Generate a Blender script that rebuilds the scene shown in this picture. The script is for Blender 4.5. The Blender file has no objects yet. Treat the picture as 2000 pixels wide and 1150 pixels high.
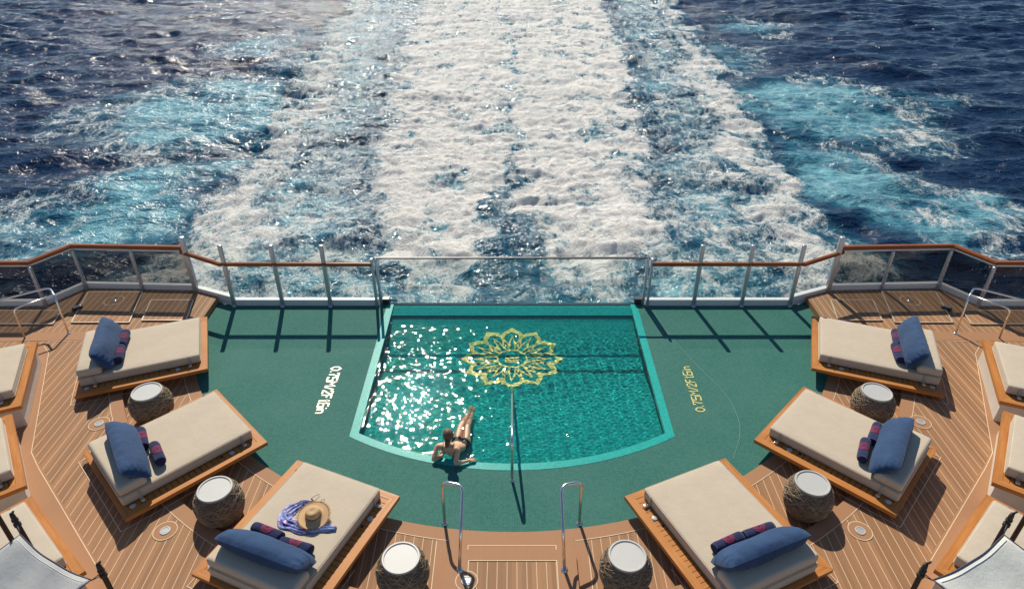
import bpy, bmesh, math, random
import numpy as np
from mathutils import Vector, Matrix, Euler

R = math.radians
random.seed(7)
scene = bpy.context.scene
COL = scene.collection

# ------------------------------------------------------------------ camera
cam_d = bpy.data.cameras.new('camera')
cam_d.lens = 23.76
cam_d.sensor_width = 36
cam_d.clip_start = 0.1
cam_d.clip_end = 20000
cam = bpy.data.objects.new('camera', cam_d)
COL.objects.link(cam)
cam.location = (0, 0, 8.1)
cam.rotation_euler = (R(90 - 32.1), 0, 0)
scene.camera = cam

# ------------------------------------------------------------------ light
SUN_EL, SUN_AZ = 41.3, -11.2
sun_dir = Vector((math.sin(R(SUN_AZ)) * math.cos(R(SUN_EL)), math.cos(R(SUN_AZ)) * math.cos(R(SUN_EL)), math.sin(R(SUN_EL))))
world = bpy.data.worlds.new('World')
scene.world = world
world.use_nodes = True
wn = world.node_tree
bg = wn.nodes['Background']
sky = wn.nodes.new('ShaderNodeTexSky')
sky.sky_type = 'NISHITA'
sky.sun_disc = False
sky.sun_elevation = R(SUN_EL)
sky.sun_rotation = R(SUN_AZ)
sky.air_density = 1.0
sky.dust_density = 0.1
sky.ozone_density = 3.0
wn.links.new(sky.outputs[0], bg.inputs[0])
bg.inputs[1].default_value = 0.095
sl = bpy.data.lights.new('sun', 'SUN')
sl.energy = 5.0
sl.angle = R(0.5)
sl.color = (1.0, 0.925, 0.79)
sun = bpy.data.objects.new('sun', sl)
COL.objects.link(sun)
sun.rotation_euler = sun_dir.to_track_quat('Z', 'Y').to_euler()
sun.location = (-20, 60, 60)
try:
    sl.cycles.is_caustics_light = True
except Exception:
    pass
scene.view_settings.view_transform = 'Standard'
scene.view_settings.look = 'None'
scene.view_settings.exposure = 0.0
scene.view_settings.gamma = 1.0
scene.cycles.max_bounces = 10
scene.cycles.transparent_max_bounces = 16
scene.cycles.transmission_bounces = 8
scene.cycles.sample_clamp_indirect = 6.0
scene.cycles.use_denoising = True

# ------------------------------------------------------------------ helpers: tagging
def tag(o, label=None, cat=None, group=None, kind=None):
    if label: o['label'] = label
    if cat: o['category'] = cat
    if group: o['group'] = group
    if kind: o['kind'] = kind
    return o

def thing(name, label, cat, loc=(0, 0, 0), rz=0.0, group=None):
    o = bpy.data.objects.new(name, None)
    COL.objects.link(o)
    o.empty_display_size = 0.2
    o.location = loc
    o.rotation_euler = (0, 0, rz)
    return tag(o, label, cat, group)

def copy_tree(o, parent=None):
    c = o.copy()
    COL.objects.link(c)
    if parent is not None:
        c.parent = parent
    for ch in list(o.children):
        copy_tree(ch, c)
    return c

# ------------------------------------------------------------------ helpers: meshes
class MB:
    def __init__(self):
        self.v, self.f, self.m, self.s = [], [], [], []
    def add(self, verts, faces, mi=0, smooth=False, M=None):
        b = len(self.v)
        for p in verts:
            self.v.append(tuple(M @ Vector(p)) if M is not None else tuple(p))
        for f in faces:
            self.f.append([b + i for i in f]); self.m.append(mi); self.s.append(smooth)
        return self
    def box(self, c, s, mi=0, M=None):
        x, y, z = s[0] / 2, s[1] / 2, s[2] / 2
        vs = [(c[0] + i * x, c[1] + j * y, c[2] + k * z) for i in (-1, 1) for j in (-1, 1) for k in (-1, 1)]
        return self.add(vs, [(0, 1, 3, 2), (4, 6, 7, 5), (0, 4, 5, 1), (2, 3, 7, 6), (0, 2, 6, 4), (1, 5, 7, 3)], mi, False, M)
    def rbox(self, c, s, r=0.01, seg=2, mi=0, M=None, smooth=True, fn=None, cuts=0):
        bm = bmesh.new()
        bmesh.ops.create_cube(bm, size=1.0)
        bmesh.ops.scale(bm, vec=s, verts=bm.verts)
        bmesh.ops.bevel(bm, geom=list(bm.edges), offset=r, segments=seg, profile=0.5, affect='EDGES')
        if cuts:
            for ax in range(2):
                n = Vector((1, 0, 0)) if ax == 0 else Vector((0, 1, 0))
                for k in range(1, cuts):
                    co = n * (-s[ax] / 2 + s[ax] * k / cuts)
                    bmesh.ops.bisect_plane(bm, geom=list(bm.verts) + list(bm.edges) + list(bm.faces), plane_co=co, plane_no=n)
        bm.verts.index_update()
        vs = [(v.co.x + c[0], v.co.y + c[1], v.co.z + c[2]) for v in bm.verts]
        if fn: vs = [fn(p) for p in vs]
        fs = [[v.index for v in f.verts] for f in bm.faces]
        bm.free()
        return self.add(vs, fs, mi, smooth, M)
    def tube(self, path, r, n=10, mi=0, closed=False, cap=True, M=None):
        P = [Vector(p) for p in path]
        k = len(P)
        rr = r if isinstance(r, (list, tuple)) else [r] * k
        T = []
        for i in range(k):
            a = P[(i - 1) % k] if (closed or i > 0) else P[i]
            b = P[(i + 1) % k] if (closed or i < k - 1) else P[i]
            T.append((b - a).normalized())
        up = Vector((0, 0, 1)) if abs(T[0].z) < 0.9 else Vector((1, 0, 0))
        N = (up - T[0] * up.dot(T[0])).normalized()
        vs = []
        for i in range(k):
            N = N - T[i] * N.dot(T[i])
            if N.length < 1e-6: N = T[i].orthogonal()
            N.normalize()
            B = T[i].cross(N)
            for j in range(n):
                a = 2 * math.pi * j / n
                vs.append(P[i] + (N * math.cos(a) + B * math.sin(a)) * rr[i])
        fs = []
        for i in range(k if closed else k - 1):
            i2 = (i + 1) % k
            for j in range(n):
                fs.append((i * n + j, i * n + (j + 1) % n, i2 * n + (j + 1) % n, i2 * n + j))
        if cap and not closed:
            fs.append(tuple(reversed(range(n))))
            fs.append(tuple((k - 1) * n + j for j in range(n)))
        return self.add(vs, fs, mi, True, M)
    def lathe(self, prof, n=32, mi=0, M=None, smooth=True):
        vs = []
        for (r, z) in prof:
            for j in range(n):
                a = 2 * math.pi * j / n
                vs.append((r * math.cos(a), r * math.sin(a), z))
        fs = []
        for i in range(len(prof) - 1):
            for j in range(n):
                fs.append((i * n + j, i * n + (j + 1) % n, (i + 1) * n + (j + 1) % n, (i + 1) * n + j))
        if prof[0][0] > 1e-4: fs.append(tuple(reversed(range(n))))
        if prof[-1][0] > 1e-4: fs.append(tuple((len(prof) - 1) * n + j for j in range(n)))
        return self.add(vs, fs, mi, smooth, M)
    def prism(self, poly, z0, z1, mi=0, M=None):
        n = len(poly)
        vs = [(p[0], p[1], z0) for p in poly] + [(p[0], p[1], z1) for p in poly]
        fs = [tuple(reversed(range(n))), tuple(range(n, 2 * n))]
        for i in range(n):
            j = (i + 1) % n
            fs.append((i, j, n + j, n + i))
        return self.add(vs, fs, mi, False, M)
    def bar(self, a, b, w, h, mi=0, up=(0, 0, 1)):
        a, b = Vector(a), Vector(b)
        d = b - a
        L = d.length
        t = d.normalized()
        u = Vector(up)
        s = t.cross(u)
        if s.length < 1e-5: s = t.cross(Vector((0, 1, 0)))
        s.normalize()
        u = s.cross(t)
        M = Matrix((s, t, u)).transposed().to_4x4()
        M.translation = (a + b) / 2
        return self.box((0, 0, 0), (w, L, h), mi, M)
    def ribbon(self, pts, w, z=0.0, closed=False, mi=0, fn=None, wfn=None):
        n = len(pts)
        P = [Vector((p[0], p[1])) for p in pts]
        vs = []
        for i in range(n):
            a = P[i - 1] if (closed or i > 0) else P[i]
            b = P[(i + 1) % n] if (closed or i < n - 1) else P[i]
            t1 = (P[i] - a); t2 = (b - P[i])
            t1 = t1.normalized() if t1.length > 1e-9 else t2.normalized()
            t2 = t2.normalized() if t2.length > 1e-9 else t1
            n1 = Vector((-t1.y, t1.x)); n2 = Vector((-t2.y, t2.x))
            nn = n1 + n2
            if nn.length < 1e-6: nn = n1
            nn.normalize()
            sc = min(1.8, 1.0 / max(0.3, nn.dot(n1)))
            ww = (wfn(i) if wfn else w) / 2 * sc
            for sg in (1, -1):
                q = P[i] + nn * ww * sg
                vs.append(fn(q.x, q.y) if fn else (q.x, q.y, z))
        fs = []
        for i in range(n if closed else n - 1):
            j = (i + 1) % n
            fs.append((2 * i, 2 * i + 1, 2 * j + 1, 2 * j))
        return self.add(vs, fs, mi, False)
    def build(self, name, mats, parent=None, loc=None, fixn=False):
        me = bpy.data.meshes.new(name)
        me.from_pydata(self.v, [], self.f)
        if not isinstance(mats, (list, tuple)): mats = [mats]
        for m in mats: me.materials.append(m)
        me.polygons.foreach_set('material_index', self.m)
        me.polygons.foreach_set('use_smooth', self.s)
        if fixn:
            bm = bmesh.new(); bm.from_mesh(me)
            bmesh.ops.recalc_face_normals(bm, faces=bm.faces)
            bm.to_mesh(me); bm.free()
        me.update()
        o = bpy.data.objects.new(name, me)
        COL.objects.link(o)
        if parent is not None: o.parent = parent
        if loc is not None: o.location = loc
        return o

def arc_pts(cx, cy, r, a0, a1, n):
    return [(cx + r * math.cos(R(a0 + (a1 - a0) * i / n)), cy + r * math.sin(R(a0 + (a1 - a0) * i / n))) for i in range(n + 1)]

def smooth_path(pts, r=0.08, n=6):
    """round the corners of a polyline"""
    P = [Vector(p) for p in pts]
    out = [P[0]]
    for i in range(1, len(P) - 1):
        a, b, c = P[i - 1], P[i], P[i + 1]
        d1 = (a - b); d2 = (c - b)
        k = min(r, d1.length * 0.45, d2.length * 0.45)
        p, q = b + d1.normalized() * k, b + d2.normalized() * k
        for j in range(n + 1):
            t = j / n
            out.append(p * (1 - t) ** 2 + b * 2 * t * (1 - t) + q * t * t)
    out.append(P[-1])
    return out

# ------------------------------------------------------------------ helpers: materials
def nodes_of(name):
    m = bpy.data.materials.new(name)
    m.use_nodes = True
    nt = m.node_tree
    return m, nt, nt.nodes['Principled BSDF'], nt.nodes['Material Output']

def N(nt, typ, **kw):
    n = nt.nodes.new(typ)
    for k, v in kw.items():
        if k.startswith('i_'):
            n.inputs[k[2:].replace('_', ' ')].default_value = v
        else:
            setattr(n, k, v)
    return n

def math_n(nt, op, a, b=None, c=None, clamp=False):
    n = nt.nodes.new('ShaderNodeMath'); n.operation = op; n.use_clamp = clamp
    for i, x in enumerate((a, b, c)):
        if x is None: continue
        if isinstance(x, (int, float)): n.inputs[i].default_value = x
        else: nt.links.new(x, n.inputs[i])
    return n.outputs[0]

def mix_col(nt, fac, a, b, blend='MIX'):
    n = nt.nodes.new('ShaderNodeMix'); n.data_type = 'RGBA'; n.blend_type = blend
    for idx, x in ((0, fac), (6, a), (7, b)):
        if isinstance(x, (int, float)): n.inputs[idx].default_value = x
        elif isinstance(x, (tuple, list)): n.inputs[idx].default_value = (*x[:3], 1)
        else: nt.links.new(x, n.inputs[idx])
    return n.outputs[2]

def maprange(nt, x, a, b, c=0.0, d=1.0, smooth=False):
    n = nt.nodes.new('ShaderNodeMapRange')
    n.interpolation_type = 'SMOOTHSTEP' if smooth else 'LINEAR'
    nt.links.new(x, n.inputs[0])
    for i, v in enumerate((a, b, c, d)):
        n.inputs[i + 1].default_value = v
    return n.outputs[0]

def noise(nt, vec, scale, detail=3, rough=0.55, dist=0.0):
    n = N(nt, 'ShaderNodeTexNoise')
    n.inputs['Scale'].default_value = scale
    n.inputs['Detail'].default_value = detail
    n.inputs['Roughness'].default_value = rough
    n.inputs['Distortion'].default_value = dist
    if vec is not None: nt.links.new(vec, n.inputs['Vector'])
    return n.outputs['Fac']

def mapping(nt, vec, scale=(1, 1, 1), rot=(0, 0, 0)):
    n = N(nt, 'ShaderNodeMapping')
    n.inputs['Scale'].default_value = scale
    n.inputs['Rotation'].default_value = rot
    nt.links.new(vec, n.inputs['Vector'])
    return n.outputs[0]

def objco(nt):
    return N(nt, 'ShaderNodeTexCoord').outputs['Object']

def bump(nt, h, strength, dist, bsdf):
    b = N(nt, 'ShaderNodeBump')
    b.inputs['Strength'].default_value = strength
    b.inputs['Distance'].default_value = dist
    nt.links.new(h, b.inputs['Height'])
    nt.links.new(b.outputs[0], bsdf.inputs['Normal'])
    return b

def plain(name, col, rough=0.6, metal=0.0, var=0.12, vscale=6.0, bstr=0.0, bscale=60, spec=0.5):
    m, nt, b, _ = nodes_of(name)
    co = objco(nt)
    f = noise(nt, co, vscale, 4, 0.6)
    dark = tuple(c * (1 - var) for c in col); lite = tuple(min(1, c * (1 + var)) for c in col)
    nt.links.new(mix_col(nt, maprange(nt, f, 0.3, 0.7), dark, lite), b.inputs['Base Color'])
    b.inputs['Roughness'].default_value = rough
    b.inputs['Metallic'].default_value = metal
    b.inputs['Specular IOR Level'].default_value = spec
    if bstr: bump(nt, noise(nt, co, bscale, 3), bstr, 0.01, b)
    return m

def wood(name, c_dark, c_lite, axis='Y', rough=0.45, scale=3.0):
    m, nt, b, _ = nodes_of(name)
    co = objco(nt)
    s = {'X': (0.6, 14, 14), 'Y': (14, 0.6, 14), 'Z': (14, 14, 0.6)}[axis]
    g = noise(nt, mapping(nt, co, s), scale, 6, 0.65, 0.4)
    g2 = noise(nt, co, 2.2, 3, 0.5)
    f = math_n(nt, 'ADD', math_n(nt, 'MULTIPLY', g, 0.75), math_n(nt, 'MULTIPLY', g2, 0.4))
    nt.links.new(mix_col(nt, maprange(nt, f, 0.38, 0.78), c_dark, c_lite), b.inputs['Base Color'])
    nt.links.new(maprange(nt, g, 0.3, 0.7, rough - 0.08, rough + 0.12), b.inputs['Roughness'])
    b.inputs['Specular IOR Level'].default_value = 0.22
    bump(nt, g, 0.12, 0.01, b)
    return m

def fabric(name, col, var=0.1, weave=260, rough=0.9, wr=0.25):
    m, nt, b, _ = nodes_of(name)
    co = objco(nt)
    f = noise(nt, co, 3.5, 4, 0.55)
    d = tuple(c * (1 - var) for c in col); l = tuple(min(1, c * (1 + var)) for c in col)
    nt.links.new(mix_col(nt, maprange(nt, f, 0.3, 0.7), d, l), b.inputs['Base Color'])
    b.inputs['Roughness'].default_value = rough
    b.inputs['Specular IOR Level'].default_value = 0.2
    b.inputs['Sheen Weight'].default_value = 0.15
    h = math_n(nt, 'ADD', noise(nt, co, weave, 2), math_n(nt, 'MULTIPLY', noise(nt, co, 7, 4, 0.6), 4.0))
    bump(nt, h, wr, 0.01, b)
    return m

M = {}
M['teak_y'] = wood('teak_long', (0.40, 0.146, 0.032), (0.60, 0.255, 0.072), 'Y')
M['teak_x'] = wood('teak_cross', (0.38, 0.138, 0.030), (0.57, 0.240, 0.067), 'X')
M['rail_wood'] = wood('varnished_rail', (0.22, 0.058, 0.016), (0.36, 0.115, 0.034), 'X', 0.3)
M['cream'] = fabric('cream_fabric', (0.57, 0.475, 0.355), 0.035, 300, 0.9, 0.22)
M['navy'] = fabric('navy_fabric', (0.021, 0.060, 0.145), 0.16, 260, 0.75, 0.5)
M['towel'] = fabric('towel_fabric', (0.024, 0.030, 0.105), 0.2, 420, 0.95, 0.9)
M['red'] = plain('red_thread', (0.52, 0.022, 0.07), 0.8, var=0.15)
M['white'] = plain('white_paint', (0.72, 0.70, 0.66), 0.45, var=0.05)
M['plinth'] = plain('plinth_paint', (0.66, 0.60, 0.52), 0.5, var=0.05)
M['table_white'] = plain('table_white', (0.50, 0.49, 0.455), 0.45, var=0.03)
M['steel'] = plain('polished_steel', (0.80, 0.77, 0.74), 0.22, 1.0, var=0.05)
M['steel_dull'] = plain('brushed_steel', (0.50, 0.51, 0.54), 0.38, 0.6, var=0.08)
M['dark_metal'] = plain('dark_metal', (0.05, 0.05, 0.055), 0.4, 0.5)
M['strap'] = fabric('strap_webbing', (0.42, 0.37, 0.31), 0.1, 300)
M['wicker'] = plain('wicker_strand', (0.31, 0.225, 0.14), 0.6, var=0.35, vscale=9, bstr=0.4, bscale=90)
M['wicker_core'] = plain('wicker_core', (0.15, 0.108, 0.068), 0.8, var=0.3, vscale=20)
M['pole'] = plain('dark_pole', (0.03, 0.022, 0.018), 0.5, var=0.3)
M['sail_shaded'] = fabric('shaded_canvas', (0.46, 0.46, 0.44), 0.05, 200, 0.85, 0.3)  # left canopy: shading of the pale canvas put into the colour as grey
M['sail_white'] = fabric('offwhite_canvas', (0.72, 0.71, 0.63), 0.04, 200, 0.85, 0.3)
M['hem'] = plain('dark_hem', (0.06, 0.06, 0.09), 0.7)
M['stitch'] = plain('white_stitch', (0.75, 0.74, 0.72), 0.7)
M['gold'] = plain('gold_mosaic', (1.0, 0.80, 0.25), 0.6, var=0.25, vscale=40)
M['pale_gold'] = plain('pale_mosaic', (0.82, 0.74, 0.50), 0.4, var=0.2, vscale=60)
M['yellow'] = plain('yellow_mosaic', (0.72, 0.64, 0.20), 0.4, var=0.25, vscale=60)
M['straw'] = None
M['skin'] = plain('skin', (0.70, 0.41, 0.25), 0.5, var=0.06)
M['hair'] = plain('hair', (0.17, 0.075, 0.040), 0.5, var=0.35, vscale=30, bstr=0.5, bscale=120)
M['black'] = plain('black_fabric', (0.012, 0.012, 0.014), 0.7)
M['trim'] = plain('pale_metal_trim', (0.80, 0.66, 0.50), 0.35, 0.4)
M['lens'] = plain('dark_lens', (0.02, 0.018, 0.015), 0.08)
M['hull'] = plain('hull_paint', (0.62, 0.62, 0.61), 0.4, var=0.05)
M['cream_line'] = plain('caulk_line', (0.72, 0.54, 0.35), 0.7, var=0.08)
M['teak_plain'] = None

# straw
m, nt, b, _ = nodes_of('straw')
co = objco(nt)
w = N(nt, 'ShaderNodeTexWave'); w.wave_type = 'RINGS'; w.rings_direction = 'Z'
w.inputs['Scale'].default_value = 28; w.inputs['Distortion'].default_value = 2.5; w.inputs['Detail'].default_value = 2
nt.links.new(co, w.inputs['Vector'])
nt.links.new(mix_col(nt, w.outputs['Fac'], (0.52, 0.30, 0.13), (0.74, 0.50, 0.26)), b.inputs['Base Color'])
b.inputs['Roughness'].default_value = 0.8
bump(nt, w.outputs['Fac'], 0.4, 0.004, b)
M['straw'] = m

# printed scarf
m, nt, b, _ = nodes_of('scarf_print')
co = objco(nt)
f = noise(nt, co, 7, 3, 0.6, 1.2)
f2 = noise(nt, co, 22, 2, 0.5, 0.5)
c = mix_col(nt, maprange(nt, f, 0.42, 0.55), (0.11, 0.09, 0.33), (0.30, 0.42, 0.72))
c = mix_col(nt, maprange(nt, f2, 0.55, 0.62), c, (0.68, 0.52, 0.66))
c = mix_col(nt, maprange(nt, noise(nt, co, 30, 2), 0.66, 0.70), c, (0.45, 0.03, 0.10))
nt.links.new(c, b.inputs['Base Color']); b.inputs['Roughness'].default_value = 0.7
M['scarf'] = m

# teak deck planks with pale caulking, fore and aft
def deck_material(name, lines):
    m, nt, b, _ = nodes_of(name)
    co = objco(nt)
    sx = N(nt, 'ShaderNodeSeparateXYZ'); nt.links.new(co, sx.inputs[0])
    P = 0.133
    px = math_n(nt, 'DIVIDE', sx.outputs[0], P)
    fr = math_n(nt, 'FRACT', math_n(nt, 'ADD', px, 1000.0))
    idx = math_n(nt, 'FLOOR', px)
    wn_ = N(nt, 'ShaderNodeTexWhiteNoise'); wn_.noise_dimensions = '1D'
    nt.links.new(idx, wn_.inputs['W'])
    g = noise(nt, mapping(nt, co, (40, 1.4, 1)), 1.6, 6, 0.7)
    g2 = noise(nt, co, 0.9, 4, 0.6)
    speck = noise(nt, co, 55, 3, 0.7)
    base = mix_col(nt, maprange(nt, g, 0.3, 0.7), (0.310, 0.153, 0.068), (0.390, 0.202, 0.095))
    base = mix_col(nt, maprange(nt, g2, 0.3, 0.7, 0.0, 0.35), base, (0.36, 0.19, 0.092))
    base = mix_col(nt, maprange(nt, speck, 0.35, 0.65, 0.0, 0.28), base, (0.25, 0.124, 0.062))
    if lines:
        v = maprange(nt, wn_.outputs['Value'], 0, 1, 0.84, 1.12)
        mv = N(nt, 'ShaderNodeVectorMath'); mv.operation = 'SCALE'
        nt.links.new(base, mv.inputs[0]); nt.links.new(v, mv.inputs['Scale'])
        line = math_n(nt, 'LESS_THAN', math_n(nt, 'ABSOLUTE', math_n(nt, 'SUBTRACT', fr, 0.5)), 0.032)
        base = mix_col(nt, line, mv.outputs[0], (0.70, 0.51, 0.33))
    else:
        base = mix_col(nt, 0.45, base, (0.44, 0.22, 0.112))
    nt.links.new(base, b.inputs['Base Color'])
    b.inputs['Roughness'].default_value = 0.7
    b.inputs['Specular IOR Level'].default_value = 0.3
    bump(nt, math_n(nt, 'ADD', g, speck), 0.15, 0.004, b)
    return m
M['deck'] = deck_material('teak_deck_planks', True)
M['teak_plain'] = deck_material('teak_margin', False)

# glass mosaic
def mosaic(name, c1, c2, grout, P=0.034, gw=0.11, rough=0.3, wear=0.3, spec=0.3):
    m, nt, b, _ = nodes_of(name)
    co = objco(nt)
    sx = N(nt, 'ShaderNodeSeparateXYZ'); nt.links.new(co, sx.inputs[0])
    outs = []; ids = []
    for ax in (0, 1, 2):
        p = math_n(nt, 'ADD', math_n(nt, 'DIVIDE', sx.outputs[ax], P), 1000.31)
        fr = math_n(nt, 'FRACT', p)
        outs.append(math_n(nt, 'LESS_THAN', fr, gw))
        ids.append(math_n(nt, 'FLOOR', p))
    line = math_n(nt, 'MAXIMUM', outs[0], outs[1])
    cv = N(nt, 'ShaderNodeCombineXYZ')
    for i in range(3): nt.links.new(ids[i], cv.inputs[i])
    wn_ = N(nt, 'ShaderNodeTexWhiteNoise'); wn_.noise_dimensions = '3D'
    nt.links.new(cv.outputs[0], wn_.inputs['Vector'])
    col = mix_col(nt, wn_.outputs['Value'], c1, c2)
    stain = noise(nt, co, 0.8, 5, 0.65)
    col = mix_col(nt, maprange(nt, stain, 0.35, 0.7, 0, wear), col, grout)
    col = mix_col(nt, math_n(nt, 'MULTIPLY', line, 0.8), col, grout)
    nt.links.new(col, b.inputs['Base Color'])
    nt.links.new(maprange(nt, line, 0, 1, rough, 0.8), b.inputs['Roughness'])
    b.inputs['Specular IOR Level'].default_value = spec
    return m
M['green'] = mosaic('green_mosaic', (0.022, 0.126, 0.101), (0.040, 0.166, 0.134), (0.085, 0.200, 0.165), rough=0.72, spec=0.12, wear=0.35)
M['coping'] = mosaic('turquoise_mosaic', (0.010, 0.33, 0.285), (0.022, 0.42, 0.365), (0.04, 0.40, 0.35), rough=0.36, wear=0.15, spec=0.10)
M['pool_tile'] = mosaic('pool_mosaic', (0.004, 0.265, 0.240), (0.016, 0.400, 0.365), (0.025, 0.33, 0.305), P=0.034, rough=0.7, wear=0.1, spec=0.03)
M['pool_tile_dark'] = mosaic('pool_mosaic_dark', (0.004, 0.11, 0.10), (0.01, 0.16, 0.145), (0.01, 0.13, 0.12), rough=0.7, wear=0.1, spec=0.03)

# thin glass panes
def pane(name, tint, refl=0.06):
    m, nt, b, out = nodes_of(name)
    nt.nodes.remove(b)
    t = N(nt, 'ShaderNodeBsdfTransparent'); t.inputs[0].default_value = (*tint, 1)
    g = N(nt, 'ShaderNodeBsdfGlossy'); g.inputs['Roughness'].default_value = 0.02
    g.inputs['Color'].default_value = (0.9, 0.95, 1, 1)
    lw = N(nt, 'ShaderNodeLayerWeight'); lw.inputs['Blend'].default_value = 0.5
    f = math_n(nt, 'ADD', math_n(nt, 'MULTIPLY', math_n(nt, 'POWER', lw.outputs['Facing'], 4.0), 0.5), refl * 0.5)
    mx = N(nt, 'ShaderNodeMixShader')
    nt.links.new(f, mx.inputs[0]); nt.links.new(t.outputs[0], mx.inputs[1]); nt.links.new(g.outputs[0], mx.inputs[2])
    nt.links.new(mx.outputs[0], out.inputs[0])
    return m
M['glass_clear'] = pane('clear_glass', (0.95, 0.975, 0.97), 0.05)
M['glass_tint'] = pane('tinted_glass', (0.56, 0.56, 0.55), 0.06)

# pool water surface
m, nt, b, out = nodes_of('pool_water')
b.inputs['Base Color'].default_value = (0.93, 1.0, 0.985, 1)
b.inputs['Roughness'].default_value = 0.017
b.inputs['IOR'].default_value = 1.33
b.inputs['Transmission Weight'].default_value = 1.0
M['water'] = m

# ------------------------------------------------------------------ numpy noise
def perlin(x, y, seed=0):
    rng = np.random.RandomState(seed)
    ang = rng.rand(65536) * 2 * np.pi
    gx, gy = np.cos(ang), np.sin(ang)
    xi = np.floor(x).astype(np.int64); yi = np.floor(y).astype(np.int64)
    xf = x - xi; yf = y - yi
    def h(i, j): return ((i * 73856093) ^ (j * 19349663)) & 65535
    def d(i, j, dx, dy):
        k = h(i, j); return gx[k] * dx + gy[k] * dy
    u = xf * xf * xf * (xf * (xf * 6 - 15) + 10); v = yf * yf * yf * (yf * (yf * 6 - 15) + 10)
    a = d(xi, yi, xf, yf); b_ = d(xi + 1, yi, xf - 1, yf)
    c = d(xi, yi + 1, xf, yf - 1); e = d(xi + 1, yi + 1, xf - 1, yf - 1)
    return (a + u * (b_ - a)) * (1 - v) + (c + u * (e - c)) * v
def fbm(x, y, seed=0, octv=4, gain=0.5, lac=2.03):
    s = 0; a = 1.0; t = 0
    for o in range(octv):
        s = s + a * perlin(x, y, seed + o); t += a
        x = x * lac + 3.7; y = y * lac - 1.9; a *= gain
    return s / t * 1.6
def sstep(a, b_, x):
    t = np.clip((x - a) / (b_ - a), 0, 1); return t * t * (3 - 2 * t)

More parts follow.
